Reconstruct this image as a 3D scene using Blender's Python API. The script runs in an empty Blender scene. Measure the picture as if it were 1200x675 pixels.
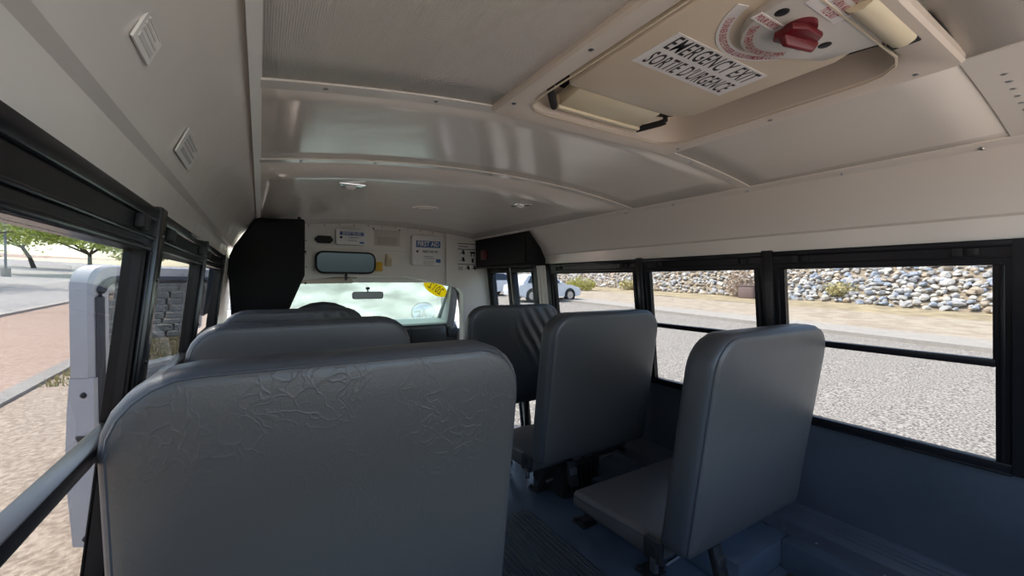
import bpy, bmesh, math, random
from mathutils import Vector, Matrix
R = math.radians
rnd = random.Random(7)
SC = bpy.context.scene
COL = SC.collection
H = 1.16                      # eye height above the bus floor; heights below are typed relative to it and lifted at the end
FL = -1.16                    # floor
GY = 0.032                    # the ground rises gently ahead of the bus
def ground(y): return -1.84 + GY * y

# ------------------------------------------------------------------ materials
def nodes(m):
    m.use_nodes = True
    return m.node_tree, m.node_tree.nodes['Principled BSDF']
def mat(name, col, rough=.5, metal=0., spec=.5, bump=None, vary=None, coat=0., wave=None):
    m = bpy.data.materials.new(name); nt, p = nodes(m); L = nt.links
    p.inputs['Base Color'].default_value = (*col, 1); p.inputs['Roughness'].default_value = rough
    p.inputs['Metallic'].default_value = metal; p.inputs['Specular IOR Level'].default_value = spec
    p.inputs['Coat Weight'].default_value = coat; p.inputs['Coat Roughness'].default_value = .15
    tc = nt.nodes.new('ShaderNodeTexCoord')
    if vary:                                   # (scale, other colour, sharpness)
        n = nt.nodes.new('ShaderNodeTexNoise'); n.inputs['Scale'].default_value = vary[0]; n.inputs['Detail'].default_value = 6
        L.new(tc.outputs['Object'], n.inputs['Vector'])
        r = nt.nodes.new('ShaderNodeValToRGB'); s = vary[2] if len(vary) > 2 else .2
        r.color_ramp.elements[0].position = .5 - s; r.color_ramp.elements[1].position = .5 + s
        r.color_ramp.elements[0].color = (*col, 1); r.color_ramp.elements[1].color = (*vary[1], 1)
        L.new(n.outputs['Fac'], r.inputs['Fac']); L.new(r.outputs['Color'], p.inputs['Base Color'])
    if bump:                                   # (scale, strength, distance)
        n = nt.nodes.new('ShaderNodeTexNoise'); n.inputs['Scale'].default_value = bump[0]; n.inputs['Detail'].default_value = 4
        L.new(tc.outputs['Object'], n.inputs['Vector'])
        b = nt.nodes.new('ShaderNodeBump'); b.inputs['Strength'].default_value = bump[1]; b.inputs['Distance'].default_value = bump[2]
        L.new(n.outputs['Fac'], b.inputs['Height']); L.new(b.outputs['Normal'], p.inputs['Normal'])
    if wave:                                   # (scale, direction, strength, distance)
        w = nt.nodes.new('ShaderNodeTexWave'); w.inputs['Scale'].default_value = wave[0]; w.bands_direction = wave[1]
        L.new(tc.outputs['Object'], w.inputs['Vector'])
        b = nt.nodes.new('ShaderNodeBump'); b.inputs['Strength'].default_value = wave[2]; b.inputs['Distance'].default_value = wave[3]
        L.new(w.outputs['Fac'], b.inputs['Height']); L.new(b.outputs['Normal'], p.inputs['Normal'])
    return m
def vinyl(name, col, crease, folds=False):
    """seat vinyl: fine grain, and on the worn seat a net of shallow branching creases"""
    m = mat(name, col, .42, spec=.6); nt, p = nodes(m); L = nt.links
    tc = nt.nodes.new('ShaderNodeTexCoord')
    g = nt.nodes.new('ShaderNodeTexVoronoi'); g.inputs['Scale'].default_value = 260
    L.new(tc.outputs['Object'], g.inputs['Vector'])
    b1 = nt.nodes.new('ShaderNodeBump'); b1.inputs['Strength'].default_value = .12; b1.inputs['Distance'].default_value = .002
    L.new(g.outputs['Distance'], b1.inputs['Height'])
    n = nt.nodes.new('ShaderNodeTexNoise'); n.inputs['Scale'].default_value = 5; n.inputs['Detail'].default_value = 3
    L.new(tc.outputs['Object'], n.inputs['Vector'])
    b2 = nt.nodes.new('ShaderNodeBump'); b2.inputs['Strength'].default_value = .25; b2.inputs['Distance'].default_value = .012
    L.new(n.outputs['Fac'], b2.inputs['Height']); L.new(b1.outputs['Normal'], b2.inputs['Normal'])
    out = b2
    if crease:
        n2 = nt.nodes.new('ShaderNodeTexNoise'); n2.inputs['Scale'].default_value = 14; n2.inputs['Detail'].default_value = 2
        L.new(tc.outputs['Object'], n2.inputs['Vector'])
        mx = nt.nodes.new('ShaderNodeMix'); mx.data_type = 'RGBA'; mx.inputs[0].default_value = .16
        L.new(tc.outputs['Object'], mx.inputs[6]); L.new(n2.outputs['Color'], mx.inputs[7])
        v = nt.nodes.new('ShaderNodeTexVoronoi'); v.feature = 'DISTANCE_TO_EDGE'; v.inputs['Scale'].default_value = 30
        mp = nt.nodes.new('ShaderNodeMapping'); mp.inputs['Scale'].default_value = (1.35, 1, .55)
        L.new(mx.outputs[2], mp.inputs['Vector']); L.new(mp.outputs['Vector'], v.inputs['Vector'])
        rr = nt.nodes.new('ShaderNodeValToRGB'); rr.color_ramp.elements[0].position = 0; rr.color_ramp.elements[1].position = .10
        L.new(v.outputs['Distance'], rr.inputs['Fac'])
        nm = nt.nodes.new('ShaderNodeTexNoise'); nm.inputs['Scale'].default_value = 6
        L.new(tc.outputs['Object'], nm.inputs['Vector'])
        r2 = nt.nodes.new('ShaderNodeValToRGB'); r2.color_ramp.elements[0].position = .47; r2.color_ramp.elements[1].position = .6
        L.new(nm.outputs['Fac'], r2.inputs['Fac'])
        mul = nt.nodes.new('ShaderNodeMath'); mul.operation = 'MULTIPLY'
        inv = nt.nodes.new('ShaderNodeMath'); inv.operation = 'SUBTRACT'; inv.inputs[0].default_value = 1
        L.new(rr.outputs['Color'], inv.inputs[1]); L.new(inv.outputs[0], mul.inputs[0]); L.new(r2.outputs['Color'], mul.inputs[1])
        b3 = nt.nodes.new('ShaderNodeBump'); b3.inputs['Strength'].default_value = .27; b3.inputs['Distance'].default_value = .0025
        L.new(mul.outputs[0], b3.inputs['Height']); L.new(b2.outputs['Normal'], b3.inputs['Normal']); out = b3
    if folds:                                   # soft folds fanning out of one upper corner
        mp = nt.nodes.new('ShaderNodeMapping'); mp.vector_type = 'POINT'; mp.inputs['Location'].default_value = (-.25, 0, -.86)
        L.new(tc.outputs['Object'], mp.inputs['Vector'])
        ln = nt.nodes.new('ShaderNodeVectorMath'); ln.operation = 'LENGTH'; L.new(mp.outputs[0], ln.inputs[0])
        mr = nt.nodes.new('ShaderNodeMapRange'); mr.inputs[1].default_value = .14; mr.inputs[2].default_value = .38; mr.inputs[3].default_value = 1; mr.inputs[4].default_value = 0
        L.new(ln.outputs['Value'], mr.inputs[0])
        m2 = nt.nodes.new('ShaderNodeMapping'); m2.inputs['Rotation'].default_value = (0, R(32), 0); L.new(tc.outputs['Object'], m2.inputs['Vector'])
        w = nt.nodes.new('ShaderNodeTexWave'); w.inputs['Scale'].default_value = 4.6; w.inputs['Distortion'].default_value = 1.2; w.bands_direction = 'X'; L.new(m2.outputs[0], w.inputs['Vector'])
        mu = nt.nodes.new('ShaderNodeMath'); mu.operation = 'MULTIPLY'; L.new(w.outputs['Fac'], mu.inputs[0]); L.new(mr.outputs[0], mu.inputs[1])
        b4 = nt.nodes.new('ShaderNodeBump'); b4.inputs['Strength'].default_value = .38; b4.inputs['Distance'].default_value = .05
        L.new(mu.outputs[0], b4.inputs['Height']); L.new(out.outputs['Normal'], b4.inputs['Normal']); out = b4
    L.new(out.outputs['Normal'], p.inputs['Normal'])
    return m
def glass(name, tint, rough=0., haze=0.):
    m = bpy.data.materials.new(name); m.use_nodes = True; nt = m.node_tree; nt.nodes.clear(); L = nt.links
    o = nt.nodes.new('ShaderNodeOutputMaterial'); t = nt.nodes.new('ShaderNodeBsdfTransparent'); t.inputs[0].default_value = (*tint, 1)
    g = nt.nodes.new('ShaderNodeBsdfGlossy'); g.inputs['Roughness'].default_value = rough
    f = nt.nodes.new('ShaderNodeFresnel'); f.inputs['IOR'].default_value = 1.45
    ge = nt.nodes.new('ShaderNodeNewGeometry'); fr = nt.nodes.new('ShaderNodeMath'); fr.operation = 'SUBTRACT'; fr.inputs[0].default_value = 1; fr.use_clamp = True
    L.new(ge.outputs['Backfacing'], fr.inputs[1]); fm = nt.nodes.new('ShaderNodeMath'); fm.operation = 'MULTIPLY'; L.new(f.outputs[0], fm.inputs[0]); L.new(fr.outputs[0], fm.inputs[1])
    fk = nt.nodes.new('ShaderNodeMath'); fk.operation = 'MULTIPLY'; L.new(fm.outputs[0], fk.inputs[0]); fk.inputs[1].default_value = .6
    mx = nt.nodes.new('ShaderNodeMixShader'); L.new(fk.outputs[0], mx.inputs[0]); L.new(t.outputs[0], mx.inputs[1]); L.new(g.outputs[0], mx.inputs[2])
    last = mx
    if haze:                                    # a film of dust that scatters the sun
        d = nt.nodes.new('ShaderNodeBsdfTranslucent'); d.inputs[0].default_value = (.80, .86, .80, 1)
        tc = nt.nodes.new('ShaderNodeTexCoord'); n = nt.nodes.new('ShaderNodeTexNoise'); n.inputs['Scale'].default_value = 3.5; n.inputs['Detail'].default_value = 5
        mp = nt.nodes.new('ShaderNodeMapping'); mp.inputs['Scale'].default_value = (1, 1, 2.2); mp.inputs['Rotation'].default_value = (0, R(25), 0)
        L.new(tc.outputs['Object'], mp.inputs[0]); L.new(mp.outputs[0], n.inputs['Vector'])
        mr = nt.nodes.new('ShaderNodeMapRange'); mr.inputs[3].default_value = haze * .35; mr.inputs[4].default_value = haze * 1.65
        mr.inputs[1].default_value = .3; mr.inputs[2].default_value = .7
        L.new(n.outputs['Fac'], mr.inputs[0])
        m2 = nt.nodes.new('ShaderNodeMixShader'); L.new(mr.outputs[0], m2.inputs[0]); L.new(mx.outputs[0], m2.inputs[1]); L.new(d.outputs[0], m2.inputs[2]); last = m2
    L.new(last.outputs[0], o.inputs[0]); return m
def leafy(name, col, col2):
    m = mat(name, col, .6, vary=(3, col2, .15)); nt, p = nodes(m); L = nt.links
    t = nt.nodes.new('ShaderNodeBsdfTranslucent'); x = nt.nodes.new('ShaderNodeMixShader'); x.inputs[0].default_value = .45
    src = p.inputs['Base Color'].links[0].from_socket; L.new(src, t.inputs[0])
    L.new(p.outputs[0], x.inputs[1]); L.new(t.outputs[0], x.inputs[2]); L.new(x.outputs[0], nt.nodes['Material Output'].inputs[0])
    return m
M = {}
M['white'] = mat('gloss_white_paint', (.76, .715, .65), .15, spec=.5, bump=(2.2, .25, .02))
M['white2'] = mat('satin_white_paint', (.82, .79, .74), .35, bump=(6, .1, .01))
M['ceil'] = mat('ceiling_gloss_paint', (.77, .73, .665), .17, spec=.5, bump=(1.6, .3, .03))
M['perf'] = mat('perforated_headliner', (.70, .665, .61), .45, wave=(85, 'X', .55, .003))
M['black'] = mat('black_aluminium', (.010, .010, .012), .26, spec=.28)
M['blacks'] = mat('black_satin_post', (.012, .012, .013), .25, spec=.5)
M['blackv'] = mat('black_padded_vinyl', (.010, .010, .011), .65, spec=.2, bump=(70, .2, .003))
M['rubber'] = mat('black_rubber', (.012, .012, .012), .7)
M['panel'] = mat('slate_wall_panel', (.052, .062, .080), .38, bump=(35, .25, .006), vary=(3, (.072, .085, .108)))
M['floor'] = mat('blue_grey_rubber_floor', (.058, .076, .10), .24, spec=.6, bump=(14, .3, .004), vary=(4, (.09, .118, .155)))
M['aisle'] = mat('ribbed_aisle_rubber', (.05, .062, .078), .4, wave=(26, 'X', .8, .006))
M['seat'] = vinyl('grey_seat_vinyl', (.082, .079, .077), False)
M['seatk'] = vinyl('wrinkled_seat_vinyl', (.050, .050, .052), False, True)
M['seatw'] = vinyl('creased_seat_vinyl', (.074, .069, .064), True)
M['rim'] = vinyl('seat_rim_vinyl', (.054, .058, .066), False)
M['steel'] = mat('brushed_steel', (.55, .55, .55), .3, metal=1)
M['chrome'] = mat('chrome', (.8, .8, .8), .08, metal=1)
M['beige'] = mat('beige_moulded_plastic', (.70, .60, .46), .35, bump=(30, .12, .004))
M['flange'] = mat('hatch_flange_plastic', (.70, .62, .53), .35)
M['cream'] = mat('cream_plastic', (.74, .66, .47), .35)
M['greyp'] = mat('light_grey_plastic', (.62, .60, .56), .35)
M['red'] = mat('red_plastic', (.125, .005, .010), .32)
M['redtext'] = mat('red_print', (.42, .04, .05), .5)
M['ink'] = mat('black_print', (.012, .012, .014), .5)
M['paper'] = mat('white_label', (.82, .80, .78), .4)
M['faint'] = mat('faded_label', (.66, .63, .60), .3)
M['greyink'] = mat('grey_print', (.36, .35, .34), .5)
M['blue'] = mat('blue_print', (.03, .11, .30), .4)
M['kit'] = mat('white_kit_plastic', (.80, .79, .77), .35)
M['clearp'] = glass('clear_pouch', (.93, .92, .9), .15)
M['yellow'] = mat('yellow_plastic', (.75, .45, .02), .4)
def backlit(name, col):
    m = bpy.data.materials.new(name); m.use_nodes = True; nt = m.node_tree; nt.nodes.clear(); o = nt.nodes.new('ShaderNodeOutputMaterial')
    a = nt.nodes.new('ShaderNodeBsdfDiffuse'); b = nt.nodes.new('ShaderNodeBsdfTranslucent'); x = nt.nodes.new('ShaderNodeMixShader')
    a.inputs[0].default_value = b.inputs[0].default_value = (*col, 1); x.inputs[0].default_value = .6
    nt.links.new(a.outputs[0], x.inputs[1]); nt.links.new(b.outputs[0], x.inputs[2]); nt.links.new(x.outputs[0], o.inputs[0]); return m
M['yvinyl'] = backlit('yellow_sticker_vinyl', (.90, .72, .05))
M['tan'] = mat('tan_plastic', (.62, .52, .36), .5)
M['mirror'] = mat('mirror_glass', (.72, .8, .88), .03, metal=1)
M['mirrort'] = mat('tinted_mirror_glass', (.035, .045, .054), .12, metal=1)
M['dash'] = mat('dark_dash_plastic', (.03, .032, .036), .5, bump=(60, .2, .003))
M['dashtop'] = mat('sunlit_dash_top', (.22, .26, .27), .6)  # sunlight on the dash top is put into this paler colour
M['vis'] = mat('beige_visor_cloth', (.50, .45, .36), .8)
M['glass'] = glass('window_glass', (.555, .56, .555))
M['wind'] = glass('dusty_windshield', (.40, .46, .43), 0, .105)
M['body'] = mat('white_door_paint', (.42, .425, .45), .3, bump=(3, .15, .02))
M['trimg'] = mat('grey_door_trim', (.20, .21, .23), .6)
M['seal'] = mat('dark_door_seal', (.045, .045, .055), .6)
M['carw'] = mat('white_car_paint', (.78, .80, .84), .2, coat=.6)
M['carglass'] = mat('dark_car_glass', (.03, .04, .055), .08)
M['tyre'] = mat('tyre_rubber', (.02, .02, .022), .8)
M['asphalt'] = mat('sunlit_asphalt', (.135, .122, .108), .9, vary=(34, (.46, .415, .36), .09), bump=(60, .3, .01))
M['conc'] = mat('concrete_kerb', (.44, .40, .35), .85, vary=(6, (.36, .33, .29)))
M['conc2'] = mat('grey_kerb', (.30, .275, .25), .85, vary=(6, (.24, .22, .20)))
M['dirt'] = mat('dry_dirt', (.46, .39, .30), .95, vary=(1.6, (.36, .29, .21), .1), bump=(8, .5, .05))
M['verge'] = mat('dry_straw_verge', (.46, .37, .22), .95, vary=(1.2, (.30, .24, .15), .12), bump=(12, .6, .05))
M['gravel'] = mat('tan_gravel', (.27, .205, .155), .95, vary=(22, (.46, .37, .29), .12), bump=(40, .6, .02))
M['gravel2'] = mat('pink_gravel', (.33, .22, .165), .95, vary=(16, (.45, .33, .26), .12), bump=(40, .6, .02))
M['road'] = mat('pale_road', (.36, .34, .32), .9, vary=(3, (.30, .28, .27)))
M['soil'] = mat('embankment_soil', (.24, .19, .14), .95, vary=(3, (.34, .28, .2)))
M['rock_tan'] = mat('tan_rock', (.52, .44, .34), .9, vary=(5, (.40, .32, .24)), bump=(7, .6, .04))
M['rock_grey'] = mat('grey_rock', (.36, .35, .35), .9, vary=(5, (.50, .48, .46)), bump=(7, .6, .04))
M['rock_pale'] = mat('pale_rock', (.66, .63, .58), .9, vary=(5, (.50, .47, .42)), bump=(7, .6, .04))
M['rock_blue'] = mat('blue_grey_rock', (.29, .33, .40), .9, vary=(5, (.40, .43, .48)), bump=(7, .6, .04))
M['slab'] = mat('grey_stone_slab', (.44, .42, .40), .9, vary=(6, (.60, .57, .53)), bump=(12, .5, .03))
M['bark'] = mat('mesquite_bark', (.07, .055, .045), .9, bump=(14, .6, .03))
M['leaf'] = leafy('pale_green_leaves', (.30, .38, .09), (.50, .56, .16))
M['leafd'] = leafy('grey_green_leaves', (.20, .26, .10), (.33, .38, .16))
M['bush'] = leafy('yellow_green_leaves', (.36, .36, .07), (.50, .46, .14))
M['twig'] = mat('dry_twigs', (.42, .32, .24), .9)
M['straw'] = mat('dry_grass', (.55, .47, .24), .9, vary=(4, (.42, .38, .17)))
M['utility'] = mat('brown_cabinet_paint', (.20, .14, .13), .6)
M['terra'] = mat('sandy_block', (.66, .48, .32), .9)

# ------------------------------------------------------------------ mesh helpers
def B(): return bmesh.new()
def hexa(bm, p, bev=0., seg=2):
    """p: bottom 4 then top 4, both in the same turning order"""
    vs = [bm.verts.new(q) for q in p]
    fs = [bm.faces.new([vs[i] for i in f]) for f in ((3, 2, 1, 0), (4, 5, 6, 7), (0, 1, 5, 4), (1, 2, 6, 5), (2, 3, 7, 6), (3, 0, 4, 7))]
    if bev:
        es = list({e for f in fs for e in f.edges})
        bmesh.ops.bevel(bm, geom=es, offset=bev, segments=seg, profile=.5, affect='EDGES')
    return vs
def box(bm, x0, x1, y0, y1, z0, z1, bev=0., seg=2):
    return hexa(bm, [(x0, y0, z0), (x1, y0, z0), (x1, y1, z0), (x0, y1, z0), (x0, y0, z1), (x1, y0, z1), (x1, y1, z1), (x0, y1, z1)], bev, seg)
def tube(bm, pts, r, n=8, closed=False):
    pts = [Vector(p) for p in pts]; rings = []
    rr = r if isinstance(r, (list, tuple)) else [r] * len(pts)
    for i, p in enumerate(pts):
        a = pts[i - 1] if (i > 0 or closed) else p; b = pts[(i + 1) % len(pts)] if (i < len(pts) - 1 or closed) else p
        d = (b - a).normalized(); u = d.cross(Vector((0, 0, 1)))
        if u.length < .05: u = d.cross(Vector((0, 1, 0)))
        u.normalize(); v = u.cross(d)
        rings.append([bm.verts.new(p + (u * math.cos(2 * math.pi * k / n) + v * math.sin(2 * math.pi * k / n)) * rr[i]) for k in range(n)])
    m = len(rings)
    for i in range(m if closed else m - 1):
        A, C = rings[i], rings[(i + 1) % m]
        for k in range(n): bm.faces.new((A[k], A[(k + 1) % n], C[(k + 1) % n], C[k]))
    if not closed:
        bm.faces.new(rings[0][::-1]); bm.faces.new(rings[-1])
def prism(bm, poly, d0, d1, f, bev=0., seg=2):
    """extrude a 2D outline between d0 and d1; f(a, b, d) -> point"""
    lo = [bm.verts.new(f(a, b, d0)) for a, b in poly]; hi = [bm.verts.new(f(a, b, d1)) for a, b in poly]; n = len(poly)
    F = [bm.faces.new(lo[::-1]), bm.faces.new(hi)]
    for i in range(n): F.append(bm.faces.new((lo[i], lo[(i + 1) % n], hi[(i + 1) % n], hi[i])))
    if bev:
        es = list(set(F[0].edges) | set(F[1].edges))
        bmesh.ops.bevel(bm, geom=es, offset=bev, segments=seg, profile=.5, affect='EDGES')
def XZ(a, b, d): return (a, d, b)
def YZ(a, b, d): return (d, a, b)
def XY(a, b, d): return (a, b, d)
def rrect(x0, x1, z0, z1, rt, rb=None, n=7):
    """rounded rectangle, counter-clockwise; rt top radius (or pair left, right), rb bottom radius"""
    rb = rt if rb is None else rb; out = []
    for cx, cz, r, a0 in ((x1 - rb, z0 + rb, rb, -90), (x1 - rt, z1 - rt, rt, 0), (x0 + rt, z1 - rt, rt, 90), (x0 + rb, z0 + rb, rb, 180)):
        for k in range(n): a = R(a0 + 90 * k / (n - 1)); out.append((cx + r * math.cos(a), cz + r * math.sin(a)))
    return out
def loft(bm, rings, cap=True):
    vr = [[bm.verts.new(p) for p in r] for r in rings]; n = len(rings[0])
    for a, b in zip(vr, vr[1:]):
        for i in range(n): bm.faces.new((a[i], a[(i + 1) % n], b[(i + 1) % n], b[i]))
    if cap: bm.faces.new(vr[0][::-1]); bm.faces.new(vr[-1])
def sphere(bm, c, r, sx=1, sy=1, sz=1, u=14, v=9):
    g = bmesh.ops.create_uvsphere(bm, u_segments=u, v_segments=v, radius=r)
    for q in g['verts']: q.co = Vector((q.co.x * sx + c[0], q.co.y * sy + c[1], q.co.z * sz + c[2]))
def disc(bm, c, r, axis, h, n=18):
    a = Vector(axis).normalized(); tube(bm, [Vector(c) - a * h / 2, Vector(c) + a * h / 2], r, n)
ORG = {}
def obj(name, bm, m, parent=None, org=None, smooth=40):
    """link the bmesh as ONE mesh object; vertices are typed in scene coordinates"""
    me = bpy.data.meshes.new(name)
    bmesh.ops.recalc_face_normals(bm, faces=bm.faces)
    o = Vector(ORG[parent.name]) if parent else Vector(org if org else (0, 0, 0))
    if not parent and org is None and len(bm.verts):
        lo = [min(v.co[i] for v in bm.verts) for i in range(3)]; hi = [max(v.co[i] for v in bm.verts) for i in range(3)]
        o = Vector(((lo[0] + hi[0]) / 2, (lo[1] + hi[1]) / 2, lo[2]))
    bm.transform(Matrix.Translation(-o)); bm.to_mesh(me); bm.free()
    for mm in (m if isinstance(m, (list, tuple)) else [m]): me.materials.append(M[mm] if isinstance(mm, str) else mm)
    if smooth:
        for p in me.polygons: p.use_smooth = True
        me.set_sharp_from_angle(angle=R(smooth))
    ob = bpy.data.objects.new(name, me); COL.objects.link(ob)
    if parent: ob.parent = parent
    else: ob.location = o
    ORG[ob.name] = o
    return ob
def thing(name, label, cat, loc, group=None):
    o = bpy.data.objects.new(name, None); COL.objects.link(o); o.location = loc; o.empty_display_size = .1
    o['label'] = label; o['category'] = cat
    if group: o['group'] = group
    ORG[o.name] = Vector(loc); return o
def tag(o, label, cat, group=None, kind=None):
    o['label'] = label; o['category'] = cat
    if group: o['group'] = group
    if kind: o['kind'] = kind
    return o
def struct(name, bm, m, parent=None, smooth=40, label=None):
    o = obj(name, bm, m, parent, None if parent else (0, 0, 0), smooth)
    if not parent: o['kind'] = 'structure'
    if label: o['label'] = label
    return o
def sroot(name, label=None):
    o = bpy.data.objects.new(name, None); COL.objects.link(o); o['kind'] = 'structure'
    if label: o['label'] = label
    ORG[o.name] = Vector((0, 0, 0)); return o
def dup(root, loc, label, group=None):
    """a copy of a thing with copies of its parts and sub-parts"""
    r = root.copy(); COL.objects.link(r); r.location = loc; r['label'] = label
    if group: r['group'] = group
    for ch in list(root.children):
        c = ch.copy(); COL.objects.link(c); c.parent = r
        for g in list(ch.children):
            d = g.copy(); COL.objects.link(d); d.parent = c
    return r
def text_bm(s, size, bold=.0, sx=1., align='CENTER', spacing=1.):
    """flat lettering in the XY plane as a bmesh"""
    cu = bpy.data.curves.new('lettering', 'FONT'); cu.body = s; cu.size = size; cu.offset = bold * size
    cu.align_x = align; cu.align_y = 'CENTER'; cu.resolution_u = 3; cu.space_character = spacing
    o = bpy.data.objects.new('lettering', cu); COL.objects.link(o)
    bpy.context.view_layer.update()
    me = bpy.data.meshes.new_from_object(o.evaluated_get(bpy.context.evaluated_depsgraph_get()))
    bm = B(); bm.from_mesh(me)
    bpy.data.objects.remove(o); bpy.data.curves.remove(cu); bpy.data.meshes.remove(me)
    for v in bm.verts: v.co.x *= sx; v.co.z = 0
    return bm
def frame(org, ex, ey):
    ex = Vector(ex).normalized(); ey = Vector(ey).normalized(); ez = ex.cross(ey)
    m = Matrix((ex, ey, ez)).transposed().to_4x4(); m.translation = Vector(org); return m
def merge(bm, other, mtx=None):
    if mtx: other.transform(mtx)
    me = bpy.data.meshes.new('tmp'); other.to_mesh(me); other.free(); bm.from_mesh(me); bpy.data.meshes.remove(me)

# ------------------------------------------------------------------ bus shell
XC = .845
def wx(side, z): return 1.866 - .112 * z if side == 'R' else -.1754 + .112 * z
def W(side, y, z, t):
    """point on a side wall, t metres in from its inner face"""
    return (wx(side, z) - t, y, z) if side == 'R' else (wx(side, z) + t, y, z)
def wbox(bm, side, y0, y1, z0, z1, t0, t1, bev=0., seg=2):
    hexa(bm, [W(side, y0, z0, t0), W(side, y1, z0, t0), W(side, y1, z0, t1), W(side, y0, z0, t1),
              W(side, y0, z1, t0), W(side, y1, z1, t0), W(side, y1, z1, t1), W(side, y0, z1, t1)], bev, seg)
def crown(x): return .385 + .072 * (1 - ((x - XC) / .845) ** 2)
YB, YF = -.46, 3.5            # rear opening, front bulkhead
ZB, ZM, ZT, ZH = -.55, -.245, .05, .125

# floor, step well and aisle
bm = B(); box(bm, -.345, 2.035, YB - .05, 2.56, FL - .05, FL); box(bm, -.345, 1.02, 2.56, 3.5, FL - .05, FL)
box(bm, 1.02, 2.05, 2.56, 3.55, FL - .37, FL - .32); box(bm, .98, 1.02, 2.56, 3.5, FL - .37, FL - .05); box(bm, 1.02, 2.0, 2.52, 2.56, FL - .37, FL - .05)
struct('floor', bm, 'floor')
bm = B()
for k in range(24): box(bm, .52 + k * .026, .535 + k * .026, YB, 1.72, FL + .002, FL + .006)
box(bm, .50, 1.15, YB, 1.72, FL, FL + .0035)
o = obj('aisle_runner', bm, 'aisle', smooth=0); tag(o, 'ribbed dark rubber runner along the floor of the aisle', 'floor runner')
bm = B(); box(bm, 1.15, 1.78, YB, .80, FL + .001, FL + .008)  # dark sheet stands in for the shaded floor here
o = obj('floor_shade_sheet', bm, 'rubber', smooth=0); tag(o, 'black sheet standing in for shade on the floor behind the rearmost right seat', 'shade sheet')

# side walls
for side, nm in (('R', 'wall_right'), ('L', 'wall_left')):
    bm = B(); yf = 2.56 if side == 'R' else 2.62
    wbox(bm, side, YB, yf, FL - .04, ZB - .03, -.05, 0)
    struct(nm, bm, 'panel')
    bm = B()                                    # header band and the sloping side panel up to the roof seam
    s = 1 if side == 'R' else -1
    prof = [(wx('R', ZH), ZH), (wx('R', .19) - .004, .19), (wx('R', .19) - .018, .197), (1.795, .262), (1.744, .33), (1.70, .387), (1.72, .40), (1.80, .33), (1.86, .24), (1.90, ZH)]
    if side == 'L': prof = [(2 * XC - a, b) for a, b in prof]
    prism(bm, prof, YB, 3.5, XZ)
    struct(nm, bm, 'white', smooth=25)
    bm = B(); wbox(bm, side, 2.52 if side == 'R' else 2.60, 2.66 if side == 'R' else 3.46, FL, ZH, -.05, .008)
    if side == 'R':
        wbox(bm, side, 2.57, 2.585, -.6, ZH, .008, .02); wbox(bm, side, 2.62, 2.64, -.6, ZH, .008, .016)
    struct(nm, bm, 'white2')
    bm = B()                                    # base trim: aluminium cove with ridges, screws in the floor strip
    if side == 'R':
        pts = [(wx('R', -.955) - .001, -.955), (wx('R', -.955) - .012, -.958), (wx('R', -1.0) - .03, -1.01), (wx('R', -1.02) - .045, -1.035), (1.86, -1.047), (1.995, -1.047)]
        prism(bm, pts, YB, 2.5, XZ)
        bb = struct('baseboard_right', bm, 'panel')
        for z in (-.975, -.99, -1.005):
            bm = B(); tube(bm, [(wx('R', z) - .018 + (z + .975) * .35, YB, z), (wx('R', z) - .018 + (z + .975) * .35, 2.5, z)], .003, 5); struct('ridge', bm, 'panel', bb)

# right ledge and wheelhouse with screws
bm = B(); box(bm, 1.795, 1.99, YB, .84, FL, -1.047, .004); box(bm, 1.50, 1.99, .84, 1.64, FL, -1.049, .012)
led = struct('trim_1', bm, 'floor')
for y in (-.1, .12, .34, .54, .75, .87, 1.2, 1.55):
    bm = B(); sphere(bm, (1.885, y, -1.045), .0065, 1, 1, .6, 8, 5); struct('screw', bm, 'steel', led)

# black rear quarter panel on the right with screws
bm = B(); wbox(bm, 'R', .13, .262, ZB - .03, ZH, -.05, .012); s_ = struct('wall_right_rear', bm, 'black')
for y, z in ((.228, .07), (.228, -.23), (.225, -.5)):
    bm = B(); sphere(bm, W('R', y, z, .013), .0065, 1, 1, 1, 8, 5); struct('screw', bm, 'steel', s_)

# windows
def window(name, side, y0, y1, label=None, latches=True):
    r = sroot(name, label)
    bm = B(); st = .034; o_ = -.024
    wbox(bm, side, y0 - st, y1 + st, ZB - .034, ZB, o_, .010, .003); wbox(bm, side, y0 - st, y1 + st, ZB - .034, ZB - .026, .010, .018, .002)
    wbox(bm, side, y0 - st, y1 + st, ZT, ZH, o_, .004); wbox(bm, side, y0 - st, y1 + st, ZH - .022, ZH, .004, .010, .003)
    wbox(bm, side, y0 - st, y1 + st, ZT + .020, ZT + .026, .004, .009, .002); wbox(bm, side, y0 - .012, y1 + .012, ZT, ZT + .010, .004, .010, .003)
    for a, b in ((y0 - st, y0), (y1, y1 + st)):
        wbox(bm, side, a, b, ZB, ZT, o_, .004)
    wbox(bm, side, y1 + .010, y1 + .020, ZB, ZT, .004, .010, .002); wbox(bm, side, y0 - .020, y0 - .010, ZB, ZT, .004, .010, .002)
    wbox(bm, side, y0, y0 + .006, ZM, ZT, o_, .0); wbox(bm, side, y1 - .006, y1, ZM, ZT, o_, .0)
    struct('window_frame', bm, 'black', r)
    bm = B(); wbox(bm, side, y0, y1, ZM - .013, ZM + .011, -.024, .006, .003); struct('meeting_rail', bm, 'black', r)
    bm = B(); wbox(bm, side, y0, y1, ZM, ZT, -.014, -.011); wbox(bm, side, y0, y1, ZB, ZM, -.022, -.019); struct('pane', bm, 'glass', r)
    if latches:
        for a in (y0 + .03, y1 - .10):
            bm = B(); wbox(bm, side, a, a + .025, ZT + .030, ZT + .052, .004, .016, .003); wbox(bm, side, a + .034, a + .06, ZT + .028, ZT + .054, .004, .013, .003)
            struct('latch', bm, 'rubber', r)
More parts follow.
